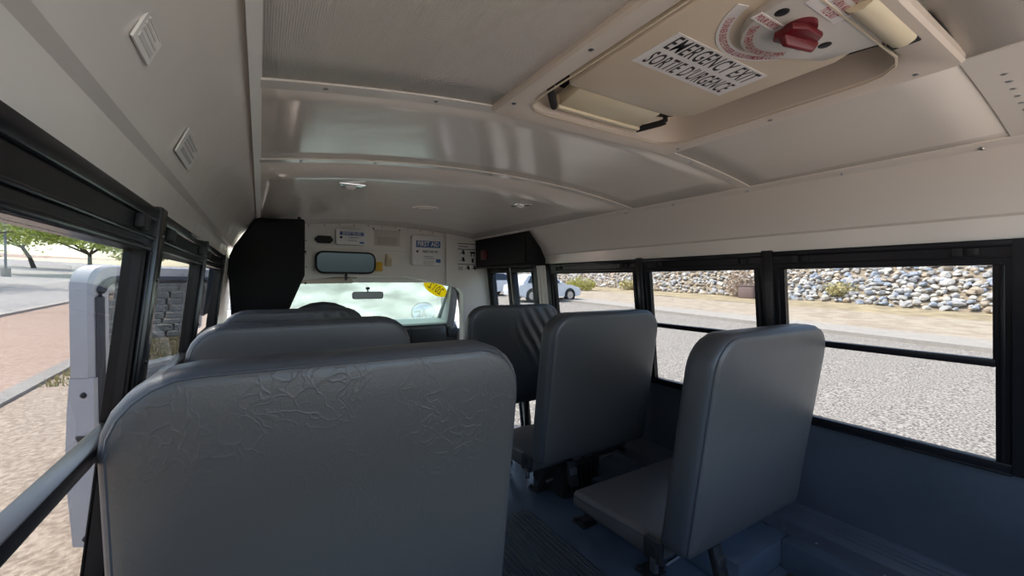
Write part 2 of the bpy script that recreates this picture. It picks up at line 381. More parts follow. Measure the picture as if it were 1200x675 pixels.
window('window_1', 'R', .2956, .879); window('window_2', 'R', .9905, 1.575); window('window_3', 'R', 1.686, 2.448)
window('window_4', 'L', .335, .93); window('window_8', 'R', -.42, .095); window('window_9', 'L', -.42, .155); window('window_5', 'L', 1.045, 1.69); window('window_6', 'L', 1.78, 2.55)
# posts between the windows, in line with the roof bows
n = 3
for side, spots in (('R', ((.913, .957), (1.609, 1.652))), ('L', ((.959, 1.011), (1.724, 1.746)))):
    for a, b in spots:
        bm = B(); wbox(bm, side, a, b, ZB - .03, ZH + .006, -.03, .014, .004)
        for z in (-.45, -.3, -.15, 0, .08): sphere(bm, W(side, (a + b) / 2, z, .014), .004, 1, 1, 1, 6, 4)
        struct('trim_%d' % n, bm, 'blacks'); n += 1
bm = B(); wbox(bm, 'L', .19, .301, ZB - .03, ZH, -.03, .004); struct('wall_left_rear', bm, 'black')
bm = B(); wbox(bm, 'R', 2.482, 2.53, ZB - .03, ZH + .004, -.05, .012, .003); struct('trim_20', bm, 'black')
bm = B(); wbox(bm, 'L', 2.584, 2.61, ZB - .03, ZH + .004, -.05, .012, .003); struct('trim_21', bm, 'black')

# unseen half-height rear wall, added to block low light; open above
bm = B(); box(bm, -.30, 1.99, YB - .05, YB, FL, -.50); struct('rear_light_blocker', bm, 'panel')
# ceiling: crowned panels around the hatch; the rear panels are perforated headliner
HX0, HX1, HY0, HY1 = .565, 1.130, .30, .885
bm = B()
def crown_panel(x0, x1, y0, y1, mi, nx=12):
    ny = 6
    a = [[bm.verts.new((x0 + (x1 - x0) * i / nx, y0 + (y1 - y0) * j / ny, crown(x0 + (x1 - x0) * i / nx))) for j in range(ny + 1)] for i in range(nx + 1)]
    for i in range(nx):
        for j in range(ny):
            f = bm.faces.new((a[i][j], a[i + 1][j], a[i + 1][j + 1], a[i][j + 1])); f.material_index = mi
crown_panel(-.01, 1.70, YB, .24, 1); crown_panel(-.01, HX0, .24, HY1 + .05, 1); crown_panel(HX1, 1.70, .24, HY1 + .05, 0)
crown_panel(HX0, HX1, HY1, HY1 + .05, 0); crown_panel(HX0, HX1, .24, HY0, 0)
crown_panel(-.01, 1.70, HY1 + .05, 1.56, 0); crown_panel(-.01, 1.70, 1.56, 3.52, 0)
me_c = bm
o = struct('ceiling', bm, ['ceil', 'perf'], smooth=30)
sm = o.modifiers.new('thick', 'SOLIDIFY'); sm.thickness = .03; sm.offset = 1
for v in o.data.polygons:
    pass
# bows and seams
def bow(y0, y1, x0, x1, drop, m, k):
    bm = B(); N = 18; rings = []
    for i in range(N + 1):
        x = x0 + (x1 - x0) * i / N; rings.append([(x, y0, crown(x) + .004), (x, y0, crown(x) - drop), (x, y1, crown(x) - drop), (x, y1, crown(x) + .004)])
    loft(bm, rings)
    s = struct('trim_%d' % k, bm, m, smooth=20)
    for i in range(7):
        x = x0 + .12 + (x1 - x0 - .24) * i / 6
        bm = B(); sphere(bm, (x, (y0 + y1) / 2, crown(x) - drop), .006, 1, 1, .5, 8, 5); struct('screw', bm, 'steel', s)
bow(.925, .965, 0, 1.70, .004, 'ceil', 7); bow(1.535, 1.575, 0, 1.70, .005, 'ceil', 8); bow(.16, .247, 1.20, 1.70, .003, 'ceil', 9); bow(.16, .247, 0, .5, .003, 'ceil', 22)
bm = B(); hexa(bm, [(-.014, YB, .366), (.004, YB, .382), (.004, 3.5, .382), (-.014, 3.5, .366), (-.016, YB, .392), (.01, YB, .394), (.01, 3.5, .394), (-.016, 3.5, .392)])
struct('trim_10', bm, 'white2')
bm = B(); hexa(bm, [(1.690, YB, .380), (1.712, YB, .366), (1.712, 3.5, .366), (1.690, 3.5, .380), (1.69, YB, .392), (1.715, YB, .39), (1.715, 3.5, .39), (1.69, 3.5, .392)])
s_ = struct('trim_11', bm, 'ceil')
for y in (.30, .62, .94, 1.3, 1.6, 2.0, 2.5, 3.0):
    bm = B(); sphere(bm, (1.705, y, .369), .006, 1, 1, 1, 8, 5); struct('screw', bm, 'steel', s_)

# ------------------------------------------------------------------ roof hatch
hz = .452
t = thing('roof_hatch', 'beige emergency escape hatch in the ceiling with its inner cover and red knob', 'roof hatch', (XC, .585, .44))
bm = B()
outer = rrect(.506, 1.192, .232, .938, .012, .012, 4); inner = rrect(HX0, HX1, HY0, HY1, .075, .075, 4)
def hring(poly, dz): return [(x, y, crown(x) + dz) for x, y in poly]
def shrink(poly, c, k): return [(c[0] + (x - c[0]) * k, c[1] + (y - c[1]) * k) for x, y in poly]
hc = (XC, .585)
loft(bm, [hring(outer, .004), hring(outer, -.010), hring(shrink(outer, hc, .985), -.016), hring(shrink(inner, hc, 1.03), -.016), hring(shrink(inner, hc, 1.0), -.010), hring(shrink(inner, hc, .992), .07)], cap=False)
obj('flange', bm, 'flange', t, smooth=35)
bm = B(); loft(bm, [hring(shrink(inner, hc, 1.006), -.0165), hring(shrink(inner, hc, 1.006), -.019), hring(shrink(inner, hc, .994), -.019), hring(shrink(inner, hc, .994), -.0165)], cap=False); obj('bead', bm, 'beige', t)
bm = B(); a = [(x, y, .525) for x, y in shrink(inner, hc, 1.02)]; b_ = [(x, y, .545) for x, y in shrink(inner, hc, 1.02)]; loft(bm, [a, b_]); obj('outer_lid', bm, 'beige', t)
bm = B(); q = shrink(inner, hc, .955); loft(bm, [[(x, y, .512) for x, y in q], [(x, y, .524) for x, y in q]], cap=True); obj('lid_gasket', bm, 'rubber', t)
bm = B()
cov = [(.600, .30), (.606, .742), (.618, .757), (.955, .752), (.985, .745), (1.022, .705), (1.022, .385), (.985, .33), (.96, .30)]
prism(bm, cov[::-1], hz + .0, hz + .028, XY, .008, 3)
cover = obj('cover_panel', bm, 'beige', t)
bm = B(); box(bm, .652, .955, .488, .600, hz - .0012, hz + .001); lab = obj('exit_label', bm, 'paper', t, smooth=0)
bm = B()
DOWN = ((1, 0, 0), (0, -1, 0))
merge(bm, text_bm('EMERGENCY EXIT', .060, .014, .53, spacing=1.10), frame((.803, .516, hz - .0016), *DOWN)); merge(bm, text_bm("SORTIE D'URGENCE", .060, .014, .46, spacing=1.10), frame((.803, .571, hz - .0016), *DOWN))
obj('lettering', bm, 'ink', t, smooth=0).parent = lab
bpy.context.view_layer.update()
# dial plate with bevelled right shoulder
bm = B(); dc = (.800, .345)
plate = [(dc[0] + .1 * math.cos(R(a)), dc[1] + .1 * math.sin(R(a))) for a in range(60, 241, 12)] + [(.76, .235), (.96, .235), (.975, .31), (.955, .385), (.90, .405)]
prism(bm, plate[::-1], hz - .016, hz + .005, XY, .004, 2); obj('dial_plate', bm, 'greyp', t)
bm = B(); hexa(bm, [(.90, .41, hz - .012), (.965, .37, hz - .012), (.985, .30, hz - .012), (.94, .33, hz - .012), (.91, .44, hz + .004), (1.0, .40, hz + .004), (1.01, .30, hz + .004), (.93, .33, hz + .004)]); obj('shoulder', bm, 'beige', t)
bm = B(); sphere(bm, (.725, .349, hz - .016), .011, 1, 1, .25); obj('bolt_recess', bm, 'ink', t)
bm = B(); sphere(bm, (.892, .355, hz - .016), .011, 1, 1, .25); obj('bolt_recess', bm, 'ink', t)
bm = B(); disc(bm, (.79, .352, hz - .020), .026, (0, 0, 1), .010, 20); kn = obj('knob', bm, 'red', t)
bm = B(); prism(bm, [(.752, .345), (.775, .332), (.822, .330), (.842, .352), (.836, .368), (.80, .372), (.768, .384), (.756, .376)], hz - .036, hz - .024, XY, .004, 2)
hexa(bm, [(.757, .358, hz - .034), (.838, .340, hz - .034), (.840, .354, hz - .034), (.760, .374, hz - .034), (.768, .361, hz - .050), (.83, .346, hz - .050), (.831, .353, hz - .050), (.769, .369, hz - .050)], .003); obj('grip', bm, 'red', t).parent = kn
def arc_text(s, size, rad, ang, bold, sx):
    bmx = text_bm(s, size, bold, sx); w = max(v.co.x for v in bmx.verts) - min(v.co.x for v in bmx.verts)
    for v in bmx.verts:
        a = R(-90 + ang) + v.co.x / rad; r = rad - v.co.y
        v.co = Vector((r * math.cos(a), r * math.sin(a), 0))
    return bmx
bm = B(); A = [(dc[0] + .118 * math.cos(R(a)), dc[1] + .118 * math.sin(R(a))) for a in range(42, 166, 4)]; Bp = [(dc[0] + .140 * math.cos(R(a)), dc[1] + .140 * math.sin(R(a))) for a in range(42, 166, 4)]
prism(bm, A[::-1] + Bp, hz - .0012, hz + .001, XY); al = obj('arc_label', bm, 'paper', t, smooth=0)
bm = arc_text('TOURNER ENSUITE POUSSER LE BOUTON', .017, .129, -17, .01, .58); bm.transform(frame((dc[0], dc[1], hz - .0018), *DOWN)); obj('lettering', bm, 'redtext', t, smooth=0).parent = al
bm = arc_text('POUR OUVRIR', .017, .129, 36, .02, .58); bm.transform(frame((dc[0], dc[1], hz - .0018), *DOWN)); obj('lettering', bm, 'redtext', t, smooth=0).parent = al
bm = arc_text('TURN THEN PUSH KNOB TO OPEN', .019, .088, -8, .01, .52); bm.transform(frame((dc[0], dc[1], hz - .0168), *DOWN)); obj('dial_lettering', bm, 'redtext', t, smooth=0)
bm = B(); box(bm, .695, .765, .365, .383, hz - .0172, hz - .0162); pl = obj('pour_sortir_label', bm, 'paper', t, smooth=0)
bm = text_bm('POUR SORTIR', .016, .01, .62); bm.transform(frame((.731, .374, hz - .0178), *DOWN)); obj('lettering', bm, 'redtext', t, smooth=0).parent = pl
bm = B(); box(bm, .73, .83, .262, .318, hz - .0172, hz - .0162); pl = obj('instruction_label', bm, 'paper', t, smooth=0)
bm = B()
for i, (s, y) in enumerate((('TO EXIT', .309), ('TURN KNOB', .290), ('PUSH OUT', .272))): merge(bm, text_bm(s, .016, .01, .7), frame((.79, y, hz - .0178), *DOWN))
obj('lettering', bm, 'redtext', t, smooth=0).parent = pl
bm = text_bm('EXIT', .018, .01, .7); bm.transform(frame((.862, .385, hz - .0168), *DOWN)); obj('exit_lettering', bm, 'redtext', t, smooth=0)
# hinge block with two black links at the front, cream grab tube and black links at the back
bm = B(); hexa(bm, [(.648, .752, hz + .002), (.935, .752, hz + .002), (.95, .846, hz - .004), (.655, .846, hz - .004), (.648, .752, hz + .04), (.935, .752, hz + .04), (.95, .846, hz + .03), (.655, .846, hz + .03)], .006)
box(bm, .655, .955, .843, .858, hz - .010, hz + .03, .004); obj('hinge_block', bm, 'cream', t)
for x0, x1 in ((.585, .652), (.992, .958)):
    bm = B(); tube(bm, [(x0, .785, hz + .004), (x0 + (x1 - x0) * .15, .80, hz + .002), (x1, .860, hz - .002)], .009, 7); tube(bm, [(x0, .785, hz + .004), (x0, .782, hz + .05)], .007, 6); obj('hinge_link', bm, 'rubber', t)
bm = B(); tube(bm, [(.80, .272, hz - .006), (.99, .272, hz - .006)], .024, 14); obj('grab_tube', bm, 'cream', t)
bm = B(); tube(bm, [(.99, .272, hz - .006), (1.015, .285, hz + .005), (1.03, .33, hz + .02), (1.04, .46, hz + .035)], .012, 8); box(bm, .985, 1.012, .252, .295, hz - .022, hz + .014, .004); obj('rear_link', bm, 'rubber', t)
bm = B(); tube(bm, [(1.03, .40, hz + .026), (1.035, .55, hz + .028), (1.03, .72, hz + .03)], .007, 6); obj('gas_strut', bm, 'rubber', t)
for x, y in ((.53, .30), (.53, .585), (.53, .86), (.66, .915), (.845, .915), (1.04, .915), (1.165, .87), (1.165, .585), (1.165, .30)):
    bm = B(); sphere(bm, (x, y, crown(x) - .0165), .006, 1, 1, .5, 8, 5); obj('screw', bm, 'steel', t)

# small ceiling lamps and a faint round grille
def dome(x, y, label):
    t = thing('ceiling_lamp', label, 'ceiling lamp', (x, y, crown(x)), 'small ceiling lamps')
    z = crown(x)
    bm = B(); prism(bm, [(x - .055, y - .045), (x + .055, y - .045), (x + .032, y + .05), (x - .032, y + .05)], z - .010, z + .004, XY, .004); obj('bezel', bm, 'chrome', t)
    bm = B(); sphere(bm, (x, y - .004, z - .010), .026, 1, .9, .45); obj('lens', bm, 'paper', t)
    bm = B(); sphere(bm, (x - .03, y + .0, z - .010), .012, 1, 1.4, .4); obj('socket', bm, 'greyink', t)
dome(.355, 1.985, 'small chrome ceiling lamp in front of the left seats'); dome(1.275, 2.0, 'small chrome ceiling lamp towards the right windows')
bm = B(); x, y = .90, 2.52; disc(bm, (x, y, crown(x) - .003), .085, (0, 0, 1), .008, 24); disc(bm, (x, y, crown(x) - .008), .05, (0, 0, 1), .006, 24)
tag(obj('ceiling_speaker', bm, 'ceil'), 'flat white round speaker plate in the ceiling near the front', 'speaker')

# faded labels and small clips on the left side panel
def lp(s, y, off=.003):                     # s from the crease (0) to the roof seam (1)
    P = [(-.1335, .197), (-.105, .262), (-.054, .33), (-.01, .387)]; k = min(2, int(s * 3)); f = s * 3 - k
    x = P[k][0] + (P[k + 1][0] - P[k][0]) * f; z = P[k][1] + (P[k + 1][1] - P[k][1]) * f
    d = Vector((P[k + 1][0] - P[k][0], 0, P[k + 1][1] - P[k][1])).normalized(); nn = Vector((d.z, 0, -d.x))
    return Vector((x, y, z)) + nn * off, d, nn
def side_label(s0, s1, y0, y1, label, m='faint'):
    a, d, nn = lp(s0, y0); b, _, _ = lp(s1, y1); t = thing('paper_label', label, 'label', a, 'faded labels on the left side panel')
    def pt(u, v, h): return a + Vector((0, 1, 0)) * (y1 - y0) * u + d * (b - lp(s0, y1)[0]).length * v + nn * h
    bm = B(); hexa(bm, [pt(0, 0, -.002), pt(1, 0, -.002), pt(1, 1, -.002), pt(0, 1, -.002), pt(0, 0, .0005), pt(1, 0, .0005), pt(1, 1, .0005), pt(0, 1, .0005)]); obj('sheet', bm, m, t, smooth=0)
    bm = B()
    for k, (v0, v1, u0, u1) in enumerate(((.18, .34, .12, .86), (.46, .54, .12, .88), (.62, .70, .12, .7), (.78, .85, .12, .84))):
        hexa(bm, [pt(u0, v0, .0004), pt(u1, v0, .0004), pt(u1, v1, .0004), pt(u0, v1, .0004), pt(u0, v0, .0012), pt(u1, v0, .0012), pt(u1, v1, .0012), pt(u0, v1, .0012)])
    obj('print', bm, 'greyink' if m == 'faint' else 'faint', t, smooth=0)
side_label(.12, .34, .90, 1.05, 'faded white label high on the left side panel ahead of the first window')
side_label(.26, .42, .56, .63, 'pale label on the left side panel near the top left corner', 'white2')

# ------------------------------------------------------------------ front bulkhead
bm = B()
top = [(1.43 - 1.46 * i / 12, crown(1.43 - 1.46 * i / 12) + .02) for i in range(13)]
bot = [(-.10, -.02), (.3, 0), (.55, .03), (.80, .045), (1.05, .035), (1.25, 0.0), (1.43, -.045)]
prism(bm, bot + top, 3.5, 3.55, XZ)
struct('wall_front', bm, 'white2')
bm = B(); rp = [(1.60, FL), (1.90, FL), (1.90, .12), (1.875, .20), (1.72, .40), (1.43, crown(1.43) + .02), (1.43, -.045), (1.55, -.06), (1.60, -.12)]
prism(bm, rp, 3.47, 3.56, XZ, .006); struct('wall_front', bm, 'white2')
bm = B(); box(bm, -.02, 1.44, 3.496, 3.5, .243, .247); tube(bm, [(1.432, 3.478, -.04), (1.432, 3.478, .39)], .006, 6); struct('trim_12', bm, 'faint')
bm = B()
for i in range(10):
    x = .32 + .11 * i; sphere(bm, (x, 3.499, crown(x) - .012), .006, 1, .6, 1, 7, 5)
for z in (.10, .2, .3): sphere(bm, (.30, 3.499, z), .006, 1, .6, 1, 7, 5)
struct('trim_13', bm, 'greyink')
FACE = ((1, 0, 0), (0, 0, 1))               # lettering that faces the rear
def kit(name, x0, x1, z0, z1, title, label, lines):
    t = thing(name, label, 'first aid kit' if 'first' in name else 'clean-up kit', ((x0 + x1) / 2, 3.5, z0)); y = 3.5; d = .06
    bm = B(); prism(bm, rrect(x0, x1, z0, z1, .016, .016, 4), y - d, y - .001, XZ, .007); obj('case', bm, 'kit', t)
    h = z1 - z0; w = x1 - x0; b0 = z0 + h * .60; b1 = z0 + h * .82
    bm = B(); box(bm, x0 + w * .12, x1 - w * .10, y - d - .002, y - d + .002, b0, b1); bd = obj('banner', bm, 'blue', t, smooth=0)
    bm = text_bm(title, (b1 - b0) * 1.0, .02, .80 if len(title) < 10 else .90); bm.transform(frame(((x0 + x1) / 2 + w * .01, y - d - .003, (b0 + b1) / 2), *FACE)); obj('lettering', bm, 'paper', t, smooth=0).parent = bd
    bm = B()
    prism(bm, [(x0 + w * .16 + .011 * math.cos(a * 1.0472), z0 + h * .46 + .011 * math.sin(a * 1.0472)) for a in range(6)], y - d - .002, y - d + .002, XZ); obj('emblem', bm, 'ink', t, smooth=0)
    bm = B()
    tb = text_bm(lines, h * .10, .02, .9); merge(bm, tb, frame(((x0 + x1) / 2 + w * .08, y - d - .003, z0 + h * .46), *FACE)); obj('maker_lettering', bm, 'ink', t, smooth=0)
    bm = B(); box(bm, x0 + w * .36, x0 + w * .66, y - d - .0015, y - d + .002, z0 + h * .28, z0 + h * .31); box(bm, x0 + w * .40, x0 + w * .72, y - d - .0015, y - d + .002, z0 + h * .22, z0 + h * .245); obj('small_print', bm, 'greyink', t, smooth=0)
    bm = B(); box(bm, x1 - w * .24, x1 - w * .09, y - d - .002, y - d + .002, z0 + h * .10, z0 + h * .22); obj('corner_mark', bm, 'blue', t, smooth=0)
    if h > .2:
        bm = B(); box(bm, x0 + w * .36, x0 + w * .68, y - d - .006, y - d + .002, z0 + h * .02, z0 + h * .14, .003); obj('latch', bm, 'faint', t)
    bm = B(); tube(bm, [(x0 + w * .2, y - d * .5, z1 - .002), (x0 + w * .22, y - d * .5, z1 + .012), (x0 + w * .78, y - d * .5, z1 + .012), (x0 + w * .8, y - d * .5, z1 - .002)], .004, 6); obj('handle', bm, 'kit', t)
kit('body_fluid_kit', .505, .735, .278, .402, 'BODY FLUID', 'small white BODY FLUID box with blue banner on the front wall', 'CLEAN-UP KIT')
kit('first_aid_kit', 1.108, 1.388, .130, .388, 'FIRST AID', 'large white FIRST AID box with blue banner on the front wall', 'FIRST AID KIT')
bm = B(); prism(bm, rrect(.372, .478, .286, .342, .014, .014, 4), 3.455, 3.5, XZ, .006); box(bm, .36, .49, 3.485, 3.5, .303, .328, .003)
tag(obj('reflector_box', bm, 'rubber'), 'small black plastic box beside the body fluid kit', 'box')
t = thing('clear_pouch', 'clear plastic document pouch between the two white kits', 'pouch', (.9, 3.49, .285))
bm = B(); box(bm, .80, 1.015, 3.478, 3.482, .285, .415); obj('front_sheet', bm, 'clearp', t)
bm = B(); box(bm, .80, 1.015, 3.472, 3.497, .408, .418, .003); obj('header_strip', bm, 'faint', t)
bm = B(); box(bm, .83, .99, 3.485, 3.489, .295, .36); obj('paper_slip', bm, 'faint', t)
for x in (.80, 1.015):
    bm = B(); sphere(bm, (x, 3.496, .425), .007, 1, .6, 1, 8, 5); obj('screw', bm, 'ink', t)
bm = B(); box(bm, .80, .86, 3.44, 3.5, .076, .150, .004); box(bm, .815, .845, 3.43, 3.442, .09, .135, .003)
tag(obj('yellow_tag', bm, 'yellow'), 'small yellow plastic block beside the interior mirror', 'block')
t = thing('air_freshener', 'small beige bottle holder on the front wall above the yellow block', 'bottle', (.914, 3.47, .118))
bm = B(); box(bm, .890, .940, 3.45, 3.5, .118, .180, .006); obj('body', bm, 'tan', t)
bm = B(); disc(bm, (.913, 3.475, .20), .022, (0, 0, 1), .036, 14); obj('cap', bm, 'cream', t)
# large interior mirror
t = thing('interior_mirror', 'wide black framed interior mirror on the front wall', 'mirror', (.573, 3.42, .05))
TIP = Matrix.Translation((.573, 3.41, .136)) @ Matrix.Rotation(R(1.5), 4, 'X') @ Matrix.Translation((-.573, -3.41, -.136))
bm = B(); prism(bm, rrect(.352, .795, .050, .222, .055, .055, 7), 3.395, 3.425, XZ, .008, 3); bm.transform(TIP); obj('housing', bm, 'rubber', t)
bm = B(); prism(bm, rrect(.366, .781, .064, .208, .046, .046, 7), 3.3925, 3.396, XZ); bm.transform(TIP); obj('mirror_glass', bm, 'mirrort', t)
bm = B(); tube(bm, [(.573, 3.42, .14), (.573, 3.47, .16), (.573, 3.505, .19)], .012, 8); obj('bracket', bm, 'rubber', t)
bm = B(); tube(bm, [(.573, 3.415, .06), (.573, 3.43, .02), (.58, 3.47, .005), (.585, 3.51, .02)], .01, 8); obj('lower_arm', bm, 'rubber', t)
# instruction sheet on the right front panel
t = thing('instruction_sheet', 'white sheet of black pictograms on the front wall beside the black overhead box', 'sign', (1.63, 3.467, .08))
y = 3.468
bm = B(); box(bm, 1.535, 1.735, y - .0015, y + .003, .085, .345); obj('sheet', bm, 'paper', t, smooth=0)
bm = B()
for z in (.338, .288, .150): box(bm, 1.54, 1.73, y - .0025, y, z - .004, z + .002)
box(bm, 1.55, 1.64, y - .0025, y, .308, .314)
for (x, z) in ((1.585, .255), (1.585, .19), (1.635, .115), (1.70, .115)):
    prism(bm, [(x - .03, z - .012), (x, z - .006), (x + .018, z - .022), (x + .026, z - .006), (x + .016, z + .024), (x - .012, z + .022), (x + .004, z + .008)], y - .0025, y, XZ)
box(bm, 1.665, 1.715, y - .0025, y, .248, .268); box(bm, 1.672, 1.682, y - .0025, y, .222, .247); box(bm, 1.70, 1.708, y - .0025, y, .222, .247)
for z in (.12, .108, .096): box(bm, 1.545, 1.59, y - .0025, y, z, z + .004)
box(bm, 1.68, 1.70, y - .0025, y, .165, .205)
obj('pictograms', bm, 'ink', t, smooth=0)

# black padded box behind the driver
t = thing('overhead_box', 'tall black padded box under the roof behind the driver', 'box', (.05, 2.98, -.2))
poly = [(-.145, -.22), (.14, -.22), (.242, .03), (.246, .372), (.236, .384), (-.012, .372), (-.035, .345), (-.126, .203), (-.152, .14), (-.157, .05)]
bm = B(); prism(bm, poly, 2.90, 3.2, XZ, .010, 3); obj('shell', bm, 'blackv', t)
bm = B(); prism(bm, shrink(poly, (.05, .09), .94), 2.893, 2.905, XZ, .004, 2); obj('cover', bm, 'blackv', t)
bm = B(); box(bm, .205, .225, 2.92, 2.96, .386, .398, .003); obj('catch', bm, 'rubber', t)
for z in (.18, -.02):
    bm = B(); sphere(bm, (.248, 2.93, z), .007, 1, 1, 1, 8, 5); obj('screw', bm, 'rubber', t)
# black box over the entrance door
t = thing('door_header_box', 'long black box above the entrance door with a red tab', 'box', (1.75, 3.0, .12))
poly = [(1.695, .368), (1.70, .124), (1.712, .118), (1.848, .115), (1.846, .165), (1.80, .25)]
bm = B(); prism(bm, poly, 2.53, 3.42, XZ, .006, 2); obj('shell', bm, 'blackv', t)
bm = B(); box(bm, 1.687, 1.70, 2.58, 3.36, .138, .352, .005); obj('lid', bm, 'blackv', t)
bm = B(); box(bm, 1.688, 1.72, 2.545, 3.40, .108, .122, .003); obj('lower_rail', bm, 'rubber', t)
bm = B(); box(bm, 1.668, 1.688, 3.17, 3.26, .185, .262, .004); obj('tab', bm, 'red', t)

# entrance door: two glazed leaves over the step well
r = sroot('door_1')
def leaf_frame(y0, y1):
    bm = B(); z0, z1 = -1.46, .112
    wbox(bm, 'R', y0, y0 + .035, z0, z1, -.04, .01, .004); wbox(bm, 'R', y1 - .035, y1, z0, z1, -.04, .01, .004)
    wbox(bm, 'R', y0, y1, z1 - .045, z1, -.04, .01, .004); wbox(bm, 'R', y0, y1, z0, z0 + .06, -.04, .01, .004); wbox(bm, 'R', y0, y1, -.66, -.61, -.04, .01, .004)
    struct('leaf_frame', bm, 'black', r)
    bm = B(); wbox(bm, 'R', y0 + .03, y1 - .03, z0 + .05, z1 - .04, -.016, -.012); struct('pane', bm, 'glass', r)
leaf_frame(2.70, 3.045); leaf_frame(3.085, 3.43)
bm = B(); wbox(bm, 'R', 3.045, 3.085, -1.46, .112, -.02, -.002); struct('leaf_seal', bm, 'faint', r)
bm = B(); wbox(bm, 'R', 2.655, 2.70, -1.48, .125, -.05, .012); wbox(bm, 'R', 3.43, 3.50, -1.48, .125, -.05, .012); wbox(bm, 'R', 2.66, 3.47, .108, .13, -.05, .012); struct('door_frame', bm, 'black', r)

# ------------------------------------------------------------------ seats
def slab(bm, x0, x1, z0, z1, yb, rec, th, rt, rb, prof):
    """padded back: outline rings at (inset, fraction of thickness); yb = rear face at the bottom, rec = how far it leans back at the top"""
    rings = []
    for ins, fy in prof:
        pl = rrect(x0 + ins, x1 - ins, z0 + ins, z1 - ins, max(rt - ins, .01), max(rb - ins, .006), 7)
        rings.append([(x, yb - rec * (z - z0) / (z1 - z0) + fy * th, z) for x, z in pl])
    loft(bm, rings)
BACK = [(.14, 1.06), (.08, 1.06), (.03, 1.03), (.012, .97), (.003, .86), (0, .7), (0, .3), (.002, .16), (.008, .07), (.016, .02), (.03, 0)]
COVER = [(.016, .035), (.013, .01), (.017, -.025), (.03, -.055), (.08, -.10), (.18, -.11)]
def seat(x0, x1, yb, zt, aisle, label, worn=False, barrier=False, belt=False, group=None):
    zb = -.885 if not barrier else -.838
    th = .104 if not barrier else .075; rec = .105 if not barrier else .06
    t = thing('bus_seat' if not barrier else 'crash_barrier', label, 'bus seat' if not barrier else 'barrier', ((x0 + x1) / 2, yb + .2, FL), group)
    bm = B(); slab(bm, x0, x1, zb, zt, yb, rec, th, .115, .035, BACK); obj('backrest', bm, 'rim', t, smooth=60)
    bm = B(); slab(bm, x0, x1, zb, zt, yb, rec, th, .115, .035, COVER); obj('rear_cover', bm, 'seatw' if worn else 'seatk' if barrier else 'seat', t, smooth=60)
    pl = rrect(x0 + .014, x1 - .014, zb + .014, zt - .014, .101, .02, 7)
    bm = B(); tube(bm, [(x, yb - rec * (z - zb) / (zt - zb) + .002, z) for x, z in pl], .0035, 6, True); obj('piping', bm, 'rim', t)
    xa = x0 + .20 if aisle == 'L' else x1 - .20     # inset of the aisle legs
    xw = x1 - .03 if aisle == 'L' else x0 + .03
    if barrier:
        for x in (x0 + .05, x0 + .2, x1 - .22, x1 - .05):
            bm = B(); tube(bm, [(x, yb + .035, zb + .03), (x, yb + .035, FL + .008)], .014, 10); l = obj('leg', bm, 'rubber', t)
            bm = B(); box(bm, x - .035, x + .035, yb, yb + .07, FL + .0005, FL + .009, .003); obj('foot_plate', bm, 'rubber', t).parent = l
        return t
    cu = B(); ct, cb = -.868, -.955; cx0, cx1 = x0 + .012, x1 - .012; y0, y1 = yb + .105, yb + .565
    hexa(cu, [(cx0, y0, cb), (cx1, y0, cb), (cx1, y1, cb - .012), (cx0, y1, cb - .012), (cx0 + .008, y0, ct), (cx1 - .008, y0, ct), (cx1 - .008, y1, ct - .03), (cx0 + .008, y1, ct - .03)], .024, 4)
    obj('cushion', cu, 'seat', t, smooth=50)
    bm = B()
    tube(bm, [(cx0 + .006, y0 + .02, ct - .02), (cx0 + .006, y1 - .024, ct - .05), (cx1 - .006, y1 - .024, ct - .05), (cx1 - .006, y0 + .02, ct - .02)], .0035, 6); obj('cushion_piping', bm, 'rim', t)
    bm = B(); zf = cb - .03
    tube(bm, [(xa, y0 + .01, zf), (xa, y1 - .02, zf)], .014, 8); tube(bm, [(xw, y0 + .01, zf), (xw, y1 - .02, zf)], .014, 8)
    tube(bm, [(xa, y0 + .06, zf), (xw, y0 + .06, zf)], .014, 8); tube(bm, [(xa, y1 - .1, zf), (xw, y1 - .1, zf)], .014, 8); obj('seat_frame', bm, 'rubber', t)
    for y, k in ((y0 + .11, 0), (y1 - .06, 1)):
        bm = B(); tube(bm, [(xa, y, zf), (xa, y + .08 + .10 * k, FL + .01)], .018, 10); l = obj('leg', bm, 'rubber', t)
        bm = B(); yy = y + .08 + .10 * k; box(bm, xa - .045, xa + .045, yy - .04, yy + .04, FL + .0005, FL + .01, .003)
        for dx, dy in ((-.034, -.026), (.034, -.026), (.034, .026), (-.034, .026)): disc(bm, (xa + dx, yy + dy, FL + .015), .011, (0, 0, 1), .012, 6)
        obj('foot_plate', bm, 'steel' if k == 2 else 'rubber', t).parent = l
    bm = B(); tube(bm, [(xa, y0 + .12, FL + .07), (xw, y0 + .12, FL + .11)], .008, 6); obj('stretcher', bm, 'steel', t)
    xs = x0 + .004 if aisle == 'L' else x1 - .004
    bm = B(); box(bm, xs - .012, xs + .012, y0 - .02, y0 + .05, zb - .055, zb + .02, .006); disc(bm, (xs, y0 + .015, zb - .01), .018, (1, 0, 0), .034, 14); obj('hinge', bm, 'rubber', t)
    bm = B(); box(bm, xs - .014, xs + .005, y0 - .005, y0 + .022, zb - .09, zb - .04, .005); obj('hinge_tip', bm, 'steel', t)['label'] = 'bare steel hinge end'
